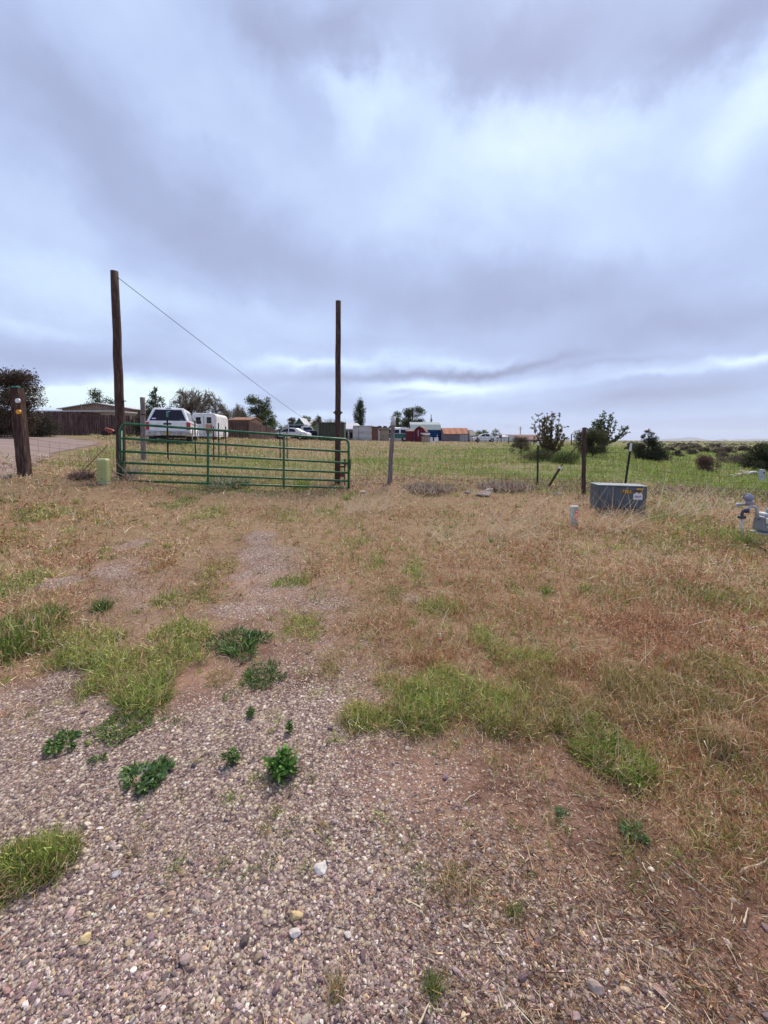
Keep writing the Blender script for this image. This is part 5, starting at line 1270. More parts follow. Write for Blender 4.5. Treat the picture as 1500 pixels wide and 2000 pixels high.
def trailer():
    root = empty('box_trailer', G(399, 27, 0), 'white box trailer with rounded roof and two rear windows beside the pickup', 'trailer', rz=R(9))
    w, z0, z1, r = .80, .18, 1.78, .26
    ol = [(-w, z0), (w, z0)] + [(w - r + cos(a) * r, z1 - r + sin(a) * r) for a in [pi / 2 * k / 6 for k in range(7)]] + [(-w + r + cos(a) * r, z1 - r + sin(a) * r) for a in [pi / 2 + pi / 2 * k / 6 for k in range(7)]]
    secs = [[(x * s_, y, z0 + (z - z0) * zs) for x, z in ol] for (y, s_, zs) in ((0, .98, .985), (.05, 1, 1), (3.3, 1, 1), (3.8, .9, .95), (4.1, .6, .85))]
    loft(MB(), secs).build('body', WHITED, root, bevel=.01)
    for s, nm in ((-1, 'l'), (1, 'r')):
        MB().box((s * .33, -.015, .92), (.60, .03, 1.40)).build('rear_door', mat('trailer_door', (.66, .66, .68), .5, .06, 4, dirt=(.52, .48, .46)), root, bevel=.01)
        MB().box((s * .34 + .0, -.036, 1.30), (.30, .012, .42)).build('window', GLASS, root, bevel=.05)
    MB().box((.33, -.038, .72), (.42, .006, .62)).build('rusty_panel', mat('rusty_patch', (.36, .16, .12), .8, .35, 6, dirt=(.60, .52, .48)), root)
    MB().box((.0, -.04, 1.0), (.03, .02, 1.2)).build('latch_bar', CHROME, root)
    mb = MB().box((0, .0, .17), (1.7, .10, .05)); mb.build('bumper', BLACKP, root)
    for s in (-1, 1): wheel(root, s * .72, 2.2, .32, .2)
trailer()
def car(name, label, cat, px, Y, rz, prof, green, win, W_, m, wheels, wm=GLASS, base=0, roofm=None):
    """side outline prof (y,z), greenhouse outline green, window quads win, driven along y"""
    root = empty(name, G(px, Y, base), label, cat, rz=rz); h = W_ / 2
    loft(MB(), [[(x * k, y, z) for y, z in prof] for x, k in ((-h, .94), (-h * .97, 1), (h * .97, 1), (h, .94))]).build('body', m, root, bevel=.04)
    z0 = min(z for y, z in green); z1 = max(z for y, z in green)
    f = lambda z: h * (.93 - .22 * (z - z0) / (z1 - z0))
    loft(MB(), [[(s * f(z), y, z) for y, z in green] for s in (-1, 1)]).build('cabin', roofm or m, root, bevel=.03)
    for s in (-1, 1):
        for q in win: MB().poly([(s * (f(z) + .012), y, z) for y, z in q], [tuple(range(len(q)))]).build('side_window', wm, root)
        for (y, r) in wheels: wheel(root, s * (h - .10), y, r, .2)
    return root
SED = [(-2.35, .35), (-2.3, .75), (-2.0, .88), (-1.2, .93), (1.2, .92), (2.1, .80), (2.4, .62), (2.42, .35)]
SEDG = [(-1.75, .90), (1.15, .90), (.45, 1.32), (-.25, 1.42), (-.9, 1.36)]
car('sedan', 'white rounded sedan parked side on behind the gate', 'car', 567, 47, R(84), SED, SEDG, [[(-.05, .94), (.95, .94), (.42, 1.26), (-.02, 1.32)], [(-.13, .94), (-.95, .94), (-.75, 1.24), (-.10, 1.33)]], 1.75, WHITEP, [(-1.45, .32), (1.45, .32)])
SUVG = [(-2.1, 1.0), (1.3, 1.0), (.7, 1.62), (-1.9, 1.66)]
SUVB = [(-2.3, .4), (-2.3, 1.02), (1.3, 1.04), (2.2, .92), (2.3, .45)]
GREYC = mat('car_grey', (.16, .17, .20), .4, .1, 4, coat=.3); CREAM = mat('car_cream', (.62, .60, .56), .4, .1, 4); MAR = mat('car_maroon', (.17, .025, .035), .4, .2, 4, coat=.3); BLU = mat('car_blue', (.012, .022, .11), .35, .15, 4, coat=.3)
car('suv', 'dark grey van parked behind the white sedan', 'car', 573, 58, R(80), SUVB, SUVG, [[(-1.8, 1.08), (-.5, 1.08), (-.5, 1.5), (-1.75, 1.52)], [(-.4, 1.08), (1.0, 1.08), (.62, 1.5), (-.4, 1.5)]], 1.85, GREYC, [(-1.5, .36), (1.5, .36)], base=.35)
PKB = [(-2.5, .45), (-2.5, 1.0), (1.0, 1.02), (2.3, .95), (2.45, .5)]
car('old_pickup', 'old cream and maroon pickup behind the white sedan', 'pickup truck', 597, 55, R(-70), PKB, [(-.6, .98), (1.1, .98), (.75, 1.62), (-.5, 1.66)], [[(-.4, 1.06), (.85, 1.06), (.62, 1.5), (-.4, 1.5)]], 1.85, MAR, [(-1.6, .38), (1.6, .38)], base=.12, roofm=CREAM)
car('blue_car', 'dark blue car parked right of the white sedan', 'car', 606, 54, R(-28), SED, [(-1.4, .9), (1.0, .9), (.5, 1.3), (-1.0, 1.32)], [[(-1.1, .94), (.75, .94), (.4, 1.22), (-.9, 1.24)]], 1.75, BLU, [(-1.45, .32), (1.45, .32)], base=-.05)
car('compact_car', 'silver compact car parked far off by the white fence', 'car', 946, 66, R(84), [(y * .8, z * 1.0) for y, z in SED], [(y * .85, z * 1.0) for y, z in SEDG], [[(.0, .94), (.75, .94), (.35, 1.26), (.0, 1.32)], [(-.08, .94), (-.8, .94), (-.65, 1.24), (-.06, 1.33)]], 1.65, WHITEP, [(-1.15, .3), (1.15, .3)])
VANB = [(-2.4, .4), (-2.4, 1.15), (1.6, 1.15), (2.3, 1.0), (2.4, .45)]
TEAL = mat('van_teal', (.03, .13, .12), .5, .2, 4)
car('camper_van', 'old green and white camper van behind the leaning grey post', 'van', 771, 62, R(88), VANB, [(-2.3, 1.1), (1.7, 1.1), (1.3, 2.0), (-2.2, 2.0)], [[(-2.0, 1.2), (-.9, 1.2), (-.9, 1.75), (-1.95, 1.75)], [(-.7, 1.2), (.4, 1.2), (.4, 1.75), (-.7, 1.75)], [(.55, 1.2), (1.5, 1.2), (1.22, 1.75), (.55, 1.75)]], 1.9, TEAL, [(-1.5, .36), (1.5, .36)], roofm=WHITEP)
mw = empty('ride_on_mower', G(219, 28.5), 'small rusty red machine parked at the foot of the long fence', 'machine', rz=.4)
RM = mat('machine_red', (.30, .06, .035), .6, .3, 6, dirt=(.17, .05, .04))
MB().poly([(-.55, -.3, .18), (.35, -.3, .18), (.35, .3, .18), (-.55, .3, .18), (-.35, -.25, .62), (.05, -.25, .5), (.05, .25, .5), (-.35, .25, .62)], [(3, 2, 1, 0), (4, 5, 6, 7), (0, 1, 5, 4), (1, 2, 6, 5), (2, 3, 7, 6), (3, 0, 4, 7)]).build('hood', RM, mw, bevel=.04)
for x in (-.35, .3):
    for y in (-.36, .36): MB().tube([(x, y - .06, .2), (x, y + .06, .2)], .2, 14).build('wheel', RUBBER, mw)

# ------------------------------------------------------------------ buildings
def house(name, label, cat, px0, px1, Y, py_eave, py_ridge, dpt, wall, roof, ridge='x', rz=0, over=.2, group=None, hip=0.0, base=-.3, ribs=0):
    """gabled building whose front spans px0..px1 at distance Y; ridge 'x' runs across the view, 'y' away from it"""
    w = (px1 - px0) / FPX * Y; c = G((px0 + px1) / 2, Y); ze = W(0, py_eave, Y).z - c.z; zr = W(0, py_ridge, Y).z - c.z
    root = empty(name, c, label, cat, group, rz=rz); h = w / 2; t = .08
    if ridge == 'x':
        mb = MB().poly([(-h, 0, base), (h, 0, base), (h, dpt, base), (-h, dpt, base), (-h, 0, ze), (h, 0, ze), (h, dpt, ze), (-h, dpt, ze), (-h + hip, dpt / 2, zr), (h - hip, dpt / 2, zr)],
                       [(0, 1, 5, 4), (2, 3, 7, 6), (1, 2, 6, 9, 5), (3, 0, 4, 8, 7), (4, 5, 9, 8), (6, 7, 8, 9)])
        mb.build('wall', wall, root)
        k = (zr - ze) / (dpt / 2); o = over; mb = MB()
        for s in (0, 1):
            y0, y1 = (-o, dpt / 2) if s == 0 else (dpt + o, dpt / 2); za, zb = ze - k * o + .03, zr + .03
            ho = h + o
            mb.poly([(-ho, y0, za), (ho, y0, za), (ho - hip, y1, zb), (-ho + hip, y1, zb), (-ho, y0, za + t), (ho, y0, za + t), (ho - hip, y1, zb + t), (-ho + hip, y1, zb + t)], [(3, 2, 1, 0), (4, 5, 6, 7), (0, 1, 5, 4), (1, 2, 6, 5), (2, 3, 7, 6), (3, 0, 4, 7)])
        if hip:
            for s in (-1, 1): mb.poly([(s * (h + o), -o, ze - k * o + .1), (s * (h + o), dpt + o, ze - k * o + .1), (s * (h + o - hip), dpt / 2, zr + .1)], [(0, 1, 2)])
        mb.build('roof', roof, root)
    else:
        MB().prism([(-h, base), (h, base), (h, ze), (0, zr), (-h, ze)], 0, dpt).build('wall', wall, root)
        k = (zr - ze) / h; o = over; mb = MB()
        for s in (-1, 1):
            mb.prism([(s * (h + o), ze - k * o + .02), (0, zr + .02), (0, zr + .02 + t), (s * (h + o), ze - k * o + .02 + t)], -o, dpt + o)
        mb.build('roof', roof, root)
    root['w'] = w; root['ze'] = ze; root['zr'] = zr
    return root
def opening(root, x0, x1, z0, z1, m, name='window', frame=None, y=0, t=.03):
    f = MB().box(((x0 + x1) / 2, y - .02, (z0 + z1) / 2), (x1 - x0 + .12, t, z1 - z0 + .12)).build(name, frame or WHT, root)
    MB().box(((x0 + x1) / 2, y - .04, (z0 + z1) / 2), (x1 - x0, t, z1 - z0)).build('pane' if name == 'window' else 'panel', m, f)
    return f
def corr(name, c, sc, c2, ax='x', rough=.6, dirt=None):
    """corrugated or boarded sheet: ribs as a wave bump along one axis"""
    m = mat(name, c, rough, .2, 1.2, dirt=dirt); t = m.node_tree; b = t.nodes['Principled BSDF']; b.inputs['Roughness'].default_value = .9; b.inputs['Specular IOR Level'].default_value = .15
    P = N(t, 'ShaderNodeTexCoord').outputs['Object']; w = N(t, 'ShaderNodeTexWave', wave_type='BANDS', bands_direction=ax.upper()); w.inputs['Scale'].default_value = sc; w.inputs['Distortion'].default_value = .1
    t.links.new(P, w.inputs[0]); src = b.inputs['Base Color'].links[0].from_socket
    t.links.new(mixc(t, M_(t, 'MULTIPLY', w.outputs['Fac'], .55), src, c2, 'MIX'), b.inputs['Base Color'])
    bp = N(t, 'ShaderNodeBump'); bp.inputs['Distance'].default_value = .05; t.links.new(w.outputs['Fac'], bp.inputs['Height']); t.links.new(bp.outputs[0], b.inputs['Normal'])
    return m
BEIGE = corr('beige_metal', (.30, .235, .185), 1.2, (.22, .17, .135)); ROOFW = mat('roof_pale', (.50, .50, .52), .5, .1, 2, dirt=(.40, .40, .42))
house('metal_building', 'long beige metal building with a low white roof behind the left fence', 'building', 124, 258, 42, 799, 788, 10, BEIGE, ROOFW, 'y', over=.35)
lb = empty('low_shed', G(108, 36), 'low flat roofed shed peeping over the left fence', 'shed')
zt = W(0, 803.5, 36).z - lb.location.z
MB().box((1.0, 1, zt / 2), (3.2, 2.5, zt - .1)).build('wall', FENCEG, lb)
MB().box((2.4, 1, zt), (7.2, 3, .10)).build('roof', ROOFW, lb)

def plank_fence(name, label, pts, hs, pw, m, seed, gap=.012, group=None):
    """pts ground points, hs heights there"""
    rnd = random.Random(seed); o0 = Vector(pts[0]); root = empty(name, o0, label, 'fence', group); mb = MB(); rl = MB()
    for (a, b, h0, h1) in zip(pts, pts[1:], hs, hs[1:]):
        a, b = Vector(a), Vector(b); d = b - a; L = d.length; n = int(L / pw); u = d.normalized(); nv = Vector((-u.y, u.x, 0))
        for i in range(n):
            f = i / n; p = a + d * f - o0; hh = (h0 + (h1 - h0) * f) * (1 + rnd.gauss(0, .022)) - (.35 if rnd.random() < .02 else 0); wq = pw - gap * rnd.uniform(.3, 2.2); off = nv * rnd.uniform(-.012, .012); ln = Vector((rnd.gauss(0, .015), 0, 0))
            q = [p + off, p + u * wq + off]; t = nv * .02
            z0 = Vector((0, 0, -.15)); z1 = Vector((0, 0, hh)) + ln; z2 = Vector((0, 0, hh - rnd.uniform(-.03, .04))) + ln
            mb.poly([q[0] + z0, q[1] + z0, q[1] + z1, q[0] + z2, q[0] + z0 + t, q[1] + z0 + t, q[1] + z1 + t, q[0] + z2 + t], [(0, 1, 2, 3), (7, 6, 5, 4), (0, 4, 5, 1), (1, 5, 6, 2), (2, 6, 7, 3), (3, 7, 4, 0)])
        for z in (.3, .8):
            rl.tube([a - o0 + Vector((0, 0, h0 * z)) + nv * .06, b - o0 + Vector((0, 0, h1 * z)) + nv * .06], .045, 4)
    mb.build('planks', m, root); rl.build('rails', m, root); return root
def fh(px, py, Y): return W(px, py, Y).z - G(px, Y).z
plank_fence('plank_fence', 'long dark board fence behind the gravel road at left', [G(-60, 30), G(95, 30.5), G(200, 31.5), G(296, 33)], [fh(-60, 800, 30), fh(95, 804, 30.5), fh(200, 809.5, 31.5), fh(296, 814, 33)], .14, FENCEW, 1)
plank_fence('plank_fence', 'uneven board fence behind the white trailer', [G(444, 34), G(486, 36), G(510, 39), G(541, 47)], [fh(444, 824, 34), fh(486, 823, 36), fh(510, 829, 39), fh(541, 840, 47)], .15, FENCEW, 2)
rs = house('rusty_shed', 'brown shed top showing above the board fence by the trailer', 'shed', 447, 488, 38, 822, 815, 4, mat('shed_brown', (.16, .085, .055), .9, .25, 3), mat('shed_roof_brown', (.21, .105, .06), .9, .25, 3, dirt=(.14, .08, .06)), over=.05)
ct = empty('shipping_container', G(647, 52), 'dark green corrugated container behind the right gate pole', 'container')
zt = fh(647, 825.5, 52); w = 50 / FPX * 52 / 1; DG = mat('container_green', (.045, .055, .035), .6, .2, 2); mb = MB()
h = w / 2; xs = [-h + i * w / 36 for i in range(37)]
ol = []
pts = [(x, (0.0 if (i // 1) % 4 < 2 else .06)) for i, x in enumerate(xs)]
vb = [(x, y, 0) for x, y in pts] + [(x, y, zt) for x, y in pts]; n = len(pts)
mb.poly(vb, [(i, i + 1, n + i + 1, n + i) for i in range(n - 1)]); mb.box((0, 1.3, zt / 2), (w, 2.4, zt)); mb.build('shell', DG, ct)
MB().box((-h - .06, 1.2, zt / 2), (.14, 2.5, zt + .05)).build('corner_post', mat('cont_edge', (.20, .20, .17), .6, .2, 2), ct)
MB().box((0, 1.2, zt + .02), (w + .1, 2.6, .06)).build('roof', mat('cont_roof', (.10, .11, .09), .6, .2, 2), ct)
gh = house('green_house', 'small green gabled house half hidden by trees behind the cars', 'house', 570, 602, 62, 838, 817, 8, mat('green_wall', (.06, .16, .075), .7, .1, 2), ROOFW, 'y', over=.35, rz=R(-6))
HW = mat('house_white', (.52, .53, .56), .7, .08, 2); HR = mat('house_roof', (.36, .37, .42), .7, .08, 2)
ph = house('porch_house', 'pale grey house with a covered porch right of the gate pole', 'house', 664, 704, 64, 838, 826, 8, HW, HR, 'x', over=.2, hip=.9)
w = ph['w']; ze = ph['ze']
MB().box((-.2, -1.2, ze - .12), (w * .86, 2.4, .12)).build('porch_roof', mat('porch_pale', (.55, .60, .66), .6, .06, 2), ph)
for x in (-w * .35, -w * .02, w * .2): MB().box((x, -2.3, (ze - .2) / 2 - .1), (.13, .13, ze)).build('porch_post', WHITED, ph)
opening(ph, -w * .45, -w * .12, .3, ze - .5, mat('porch_dark', (.035, .03, .035), .8, .3, 2))
opening(ph, -w * .02, w * .22, .2, ze - .5, mat('porch_dark2', (.06, .03, .03), .8, .3, 2))
MB().box((-w * .3, -1.5, .5), (.9, .6, .9)).build('porch_clutter', mat('clutter', (.12, .07, .06), .8, .4, 5), ph, bevel=.1)
CW = corr('white_sheet', (.50, .48, .47), .35, (.47, .45, .44), 'z', dirt=(.36, .30, .27))
tk = empty('white_shed', G(708, 60), 'rounded whitewashed sheet metal shed beside the porch house', 'shed')
zt = fh(708, 832, 60); w = 38 / FPX * 60; h = w / 2
ol = [(-h, -.2), (h, -.2), (h, zt - .25), (h * .9, zt), (-h * .9, zt), (-h, zt - .1)]
MB().prism(ol, 0, 3).build('wall', CW, tk, bevel=.08); MB().box((0, 1.5, zt + .03), (w * .98, 3.1, .07)).build('roof', WHITED, tk)
MB().box((-h * .4, -.03, zt * .5), (.06, .05, zt)).build('seam', mat('seam_grey', (.2, .19, .19), .8, .1, 2), tk)
# low brown animal pens with a wall of boards
PB = mat('pen_brown', (.16, .075, .045), .9, .25, 3); PT = mat('pen_tan', (.33, .26, .20), .9, .25, 2, dirt=(.22, .16, .13))
p_ = house('brown_shed', 'narrow red brown wooden shed right of the white sheet shed', 'shed', 726, 738, 60, 835, 833.5, 3, PB, BLACKP, over=.08)
p_ = house('tan_shed', 'long tan boarded shed with a dark roof left of the leaning post', 'shed', 739, 760, 61, 838, 835, 3, PT, mat('roof_dark', (.05, .04, .045), .8, .2, 2), over=.15)
w = p_['w']
mb = MB()
for k in range(3): mb.box((-w * .25 + k * .32, -.03, p_['ze'] * .72), (.16, .04, .9))
mb.build('boards', mat('boards_yellow', (.42, .34, .20), .9, .2, 3), p_)
opening(p_, -w * .48, -w * .40, 0, p_['ze'] * .8, WHITED, 'door')
for i, (px, s) in enumerate(((728, 8), (741, 11), (752, 9), (764, 9))):
    t_ = empty('roof_tyres', G(px, 61.2) + Vector((0, .8, 0)), ['black tyres and tarp heaped on the brown shed roof', 'dark tarp lump in the middle of the tan shed roof', 'dark tarp lump near the right end of the tan shed', 'dark bundle behind the camper van roof'][i], 'tarp', rz=0)
    zz0 = fh(px, 835, 61) - .05
    MB().box((0, 0, zz0 + .16), (s / FPX * 61, 1.0, .34), tx=.25, tz=.3).build('bundle', BLACKP, t_, bevel=.1)
p_ = house('plank_shed', 'tan plank shed right of the camper van', 'shed', 785, 793, 63, 837, 835, 3, PT, mat('roof_dark2', (.05, .04, .045), .8, .2, 2), over=.1)
wt_ = house('white_trailer_home', 'white flat topped camper behind the leaning post', 'camper', 764, 784, 67, 838, 835.5, 3, WHITED, WHITED, over=.05)
opening(wt_, -.6, .5, 1.2, 1.7, GLASS)
RB = corr('red_barn', (.16, .022, .038), .9, (.11, .016, .028)); RR_ = mat('red_barn_roof', (.16, .09, .085), .8, .15, 3)
def gambrel(name, label, px0, px1, Y, pys, dpt, wall, roof, ridge, rz=0):
    """barn roof; pys: rows of eave, break, ridge"""
    w = (px1 - px0) / FPX * Y; c = G((px0 + px1) / 2, Y); z = [W(0, p, Y).z - c.z for p in pys]; h = w / 2
    root = empty(name, c, label, 'shed', rz=rz)
    def ol(h): return [(-h, -.3), (h, -.3), (h, z[0]), (h * .62, z[1]), (0, z[2]), (-h * .62, z[1]), (-h, z[0])]
    if ridge == 'y':
        MB().prism(ol(h), 0, dpt).build('wall', wall, root); H_ = h
        mk = lambda p: (p[0], p[1], p[2])
        span = (-.12, dpt + .12)
    else:
        H_ = dpt / 2; M = Matrix(((0, 1, 0, 0), (1, 0, 0, H_), (0, 0, 1, 0), (0, 0, 0, 1)))
        MB().prism(ol(H_), -h, h, M).build('wall', wall, root)
        mk = lambda p: tuple(M @ Vector(p)); span = (-h - .15, h + .15)
    o = .14; prof = [(-H_ - o, z[0] - o * .8), (-H_ * .62 - .02, z[1] + .02), (0, z[2] + .03), (H_ * .62 + .02, z[1] + .02), (H_ + o, z[0] - o * .8)]
    mb = MB()
    for (a, b) in zip(prof, prof[1:]):
        mb.poly([mk((a[0], span[0], a[1])), mk((b[0], span[0], b[1])), mk((b[0], span[1], b[1])), mk((a[0], span[1], a[1])),
                 mk((a[0], span[0], a[1] + .08)), mk((b[0], span[0], b[1] + .08)), mk((b[0], span[1], b[1] + .08)), mk((a[0], span[1], a[1] + .08))], [(0, 1, 2, 3), (7, 6, 5, 4), (0, 4, 5, 1), (1, 5, 6, 2), (2, 6, 7, 3), (3, 7, 4, 0)])
    mb.build('roof', roof, root); root['w'] = w; root['z0'] = z[0]; return root
BLW = corr('blue_wall', (.018, .075, .20), .9, (.014, .055, .15), 'z'); BLR = mat('blue_roof', (.17, .225, .24), .7, .12, 3, dirt=(.13, .175, .19))
gb = gambrel('blue_barn', 'big blue barn shed with a pale blue grey curved roof', 803, 860, 70, (839, 830, 824.5), 5, BLW, BLR, 'x')
MB().box((2.0, -.03, gb['z0'] - 1.3), (.10, .05, .9)).build('white_trim', WHT, gb)
gr_ = gambrel('red_shed', 'dark red barn style shed with curved brown roof before the blue barn', 809, 830, 60, (843, 837, 833.5), 2.6, RB, mat('red_edge', (.17, .095, .07), .8, .15, 3), 'y', rz=R(-14))
w = gr_['w']
MB().box((.05, -.03, .9), (w * .42, .05, 1.8)).build('door', mat('red_door', (.10, .012, .022), .7, .2, 3), gr_)
MB().box((-w * .13, -.06, 1.3), (.07, .03, .9)).build('door_trim', WHITED, gr_)
house('red_lean_to', 'low dark red lean to with a pinkish roof left of the red shed', 'shed', 793.5, 808, 60.5, 843, 838, 3, mat('lean_red', (.13, .018, .03), .8, .2, 3), RR_, over=.1)
bt = empty('small_boat', G(830, 58), 'small white boat resting on a crate before the barns', 'boat', rz=.2)
zb = fh(830, 850, 58)
MB().box((.15, 0, zb * .42), (1.1, .8, zb * .84)).build('crate', PT, bt)
secs = []
for (x, hw_, zl) in ((-.65, .06, .28), (-.4, .28, .08), (0, .36, 0), (.5, .36, 0), (.68, .3, .05)): secs.append([(x, -hw_, zb + .32), (x, -hw_ * .7, zb + zl), (x, hw_ * .7, zb + zl), (x, hw_, zb + .32), (x, hw_ * .7, zb + .24), (x, -hw_ * .7, zb + .24)])
loft(MB(), secs).build('hull', WHITEP, bt)
for i, (px, wq) in enumerate(((842.5, .32), (852, .55))):
    f_ = empty('white_appliance', G(px, 57), ['narrow white appliance standing before the blue barn', 'wide white chest appliance right of the narrow one'][i], 'appliance')
    MB().box((0, 0, .32), (wq, .5, .72)).build('cabinet', WHITEP, f_, bevel=.03); MB().box((0, -.26, .55), (wq * .9, .02, .03)).build('handle', BLACKP, f_)
RRF = corr('rust_roof', (.30, .12, .07), .30, (.36, .20, .14), 'x', dirt=(.20, .06, .04)); RW = corr('weather_wall', (.17, .145, .165), 1.6, (.25, .23, .25), dirt=(.12, .09, .10))
rh = house('rust_roof_shed', 'weathered grey shed under an orange rusty metal roof', 'shed', 868, 916, 66, 848, 836.5, 5, RW, RRF, 'x', over=.15)
w = rh['w']; MB().box((w * .28, -.03, rh['ze'] / 2), (w * .32, .04, rh['ze'] * .95)).build('door', mat('door_pale', (.33, .33, .36), .8, .2, 2), rh)
MB().box((w * .515, 2.5, rh['ze'] + .25), (.12, 5.2, .9)).build('side_flashing', ROOFW, rh)
gh2 = house('grey_roof_house', 'low house with a dark grey roof right of the rusty roofed shed', 'house', 914, 934, 74, 851, 840, 6, mat('dk_wall', (.10, .09, .09), .8, .2, 2), mat('dk_roof', (.11, .105, .10), .8, .15, 2), over=.3, hip=.8)
# long white board fence with posts and low white homes far off
wf = empty('white_fence', G(938, 68), 'long low whitewashed wall behind the silver compact car', 'wall')
for (a, b, t) in ((914, 930, 852), (930, 957, 853.5)):
    A2, B2 = G(a, 68), G(b, 68.5); hh = fh(a, t, 68)
    d = B2 - A2; MB().box(((A2 + B2) / 2 - wf.location + Vector((0, 0, hh / 2))), (d.length - .02, .12, hh)).build('panel', WHITED, wf)
wh = house('white_home', 'low white mobile home with two dark windows far behind the field', 'house', 957, 992, 82, 853.5, 851, 5, WHITED, ROOFW, over=.1)
for x in (-1.3, .0): opening(wh, x, x + .55, .7, 1.3, GLASS)
rdh = house('red_roof_house', 'long low white house with a dark red roof behind the shrubs', 'house', 992, 1062, 84, 859, 849.5, 8, mat('wall_w2', (.50, .48, .50), .7, .06, 2), mat('roof_red', (.13, .055, .055), .8, .15, 2), over=.35)
w = rdh['w']
MB().prism([(-w / 2 - .3, rdh['ze'] - .2), (-w / 2 + 2.8, rdh['ze'] - .2), (-w / 2 + .3, rdh['zr'] + .05), (-w / 2 - .0, rdh['zr'] + .15)], -.6, -.36).build('gable_front', WHITED, rdh)
for x in (-w * .1, w * .2): opening(rdh, x, x + 1.1, .4, rdh['ze'] - .5, GLASS)
def post(name, label, px, Y, py, r, m=GREYW, cat='pole', group=None, arm=0):
    b = G(px, Y); root = empty(name, b, label, cat, group); h = W(px, py, Y).z - b.z
    MB().tube([(0, 0, -.2), (0, 0, h)], [r, r * .8], 7).build('shaft', m, root, True)
    if arm: MB().box((0, 0, h - .5), (arm, .12, .12)).box((0, 0, h - 1.1), (arm * .8, .12, .12)).build('crossarm', m, root)
    return root
post('utility_pole', 'distant utility pole above the dark red roof', 1016, 150, 833, .16, arm=1.4)
post('thin_post', 'thin post between the white home and the red roofed house', 979, 60, 846, .04, TPOST, 'post')
post('thin_post', 'stout dark post before the white wall near the compact car', 933, 55, 853, .09, POLEW, 'post')
post('thin_post', 'dark post left of the thin post in the far field', 971, 62, 853, .05, TPOST, 'post')
post('thin_post', 'dark post before the white gable of the red roofed house', 993, 58, 853, .06, TPOST, 'post')
post('thin_post', 'dark post at the right end of the far wire fence', 1043, 50, 851, .07, POLEW, 'post')
post('thin_post', 'dark post at the corner of the rusty roofed shed', 916.5, 62, 852, .06, TPOST, 'post')
post('thin_post', 'slim pole behind the gap between the two right shrubs', 1116, 60, 848, .09, POLEW, 'post')
post('antenna_pole', 'slim pole rising over the beige building roof', 161, 41, 789, .05, TPOST, 'pole')
net('net_fence', 'low far wire fence in front of the white houses', [G(900, 60), G(960, 60), G(1010, 58), G(1050, 52)], 1.1, .6, [.3, .6, 1.0], .012)

# ------------------------------------------------------------------ trees and shrubs
def H_(px, py, Y): return W(px, py, Y).z - G(px, Y).z
def wp(n, Y): return n / FPX * Y
T = plant
T('juniper_tree', 'big dark bushy juniper behind the leaning tie post', 'tree', 30, 21, H_(30, 724, 21), wp(118, 21), 'round', [(.075, .05, .035), (.10, .06, .04), (.05, .05, .028), (.06, .035, .028), (.12, .08, .05)], .14, 15000, 11, asp=.35)
T('dark_shrub', 'dark low shrub at the left end of the long fence', 'shrub', 78, 24, H_(78, 806, 24), wp(70, 24), 'bush', [(.03, .03, .02), (.06, .045, .03), (.04, .04, .022)], .11, 5000, 12, asp=.35)
T('dark_shrub', 'very dark shrub at the left edge behind the road', 'shrub', -10, 22, H_(-10, 795, 22), wp(90, 22), 'bush', [(.03, .03, .02), (.05, .04, .03)], .11, 5000, 13, asp=.35)
T('leafy_tree', 'loose leafy tree behind the beige metal building', 'tree', 198, 60, H_(198, 758, 60), wp(66, 60), 'round', DKG, .28, 3200, 14)
T('pine_tree', 'dark ragged tree behind the grey post and pickup', 'tree', 306, 34, H_(306, 758, 34), wp(78, 34), 'cone', DKG, .17, 7500, 15)
T('dark_shrub', 'dark shrub filling the gap left of the pickup', 'shrub', 285, 27, H_(285, 806, 27), wp(48, 27), 'bush', JUN, .12, 3500, 16)
T('bare_tree', 'large grey bare branched tree behind the pickup and trailer', 'tree', 384, 44, H_(384, 733, 44), wp(100, 44), 'bare', TWG, .36, 6000, 17, depth=4, asp=.09)
T('bare_tree', 'small grey bare tree between the trailer and the dark green tree', 'tree', 466, 50, H_(466, 785, 50), wp(34, 50), 'bare', TWG, .36, 2200, 18, depth=3, asp=.09)
T('dark_shrub', 'dark shrub tops behind the trailer roof', 'shrub', 436, 40, H_(436, 803, 40), wp(40, 40), 'bush', BRN + DKG, .16, 2500, 19)
T('leafy_tree', 'dark green tree with ragged crown behind the board fence', 'tree', 505, 46, H_(505, 766, 46), wp(62, 46), 'round', DKG + MIDG[:1], .20, 6500, 20, lean=.02)
T('leafy_bush', 'green bush at the right foot of the dark green tree', 'shrub', 533, 50, H_(533, 815, 50), wp(36, 50), 'bush', MIDG, .18, 2600, 21)
T('small_pine', 'dull brown green tree left of the green house', 'tree', 571, 70, H_(571, 811, 70), wp(24, 70), 'bush', BRN + DKG, .22, 1800, 22)
T('small_pine', 'green tree right of the green gabled house', 'tree', 598, 66, H_(598, 806, 66), wp(26, 66), 'bush', MIDG, .22, 2200, 23)
T('small_pine', 'spiky brown tree left of the green container', 'tree', 621, 66, H_(621, 803, 66), wp(28, 66), 'bush', BRN, .22, 2200, 24)
T('leafy_bush', 'low green bush between the cars and the green container', 'shrub', 608, 60, H_(608, 827, 60), wp(36, 60), 'bush', MIDG + DKG, .2, 2200, 25)
T('leafy_bush', 'pale green tree top behind the container and pole', 'shrub', 652, 90, H_(652, 818, 90), wp(60, 90), 'bush', [(.16, .17, .08), (.20, .19, .10), (.14, .14, .07)], .3, 2000, 26)
T('poplar_tree', 'tall narrow dark poplar above the porch house', 'tree', 702, 78, H_(702, 778, 78), wp(24, 78), 'poplar', DKG, .26, 5000, 27)
T('leafy_tree', 'big round dark tree behind the barns', 'tree', 806, 86, H_(806, 791, 86), wp(58, 86), 'round', DKG + JUN, .30, 7500, 28)
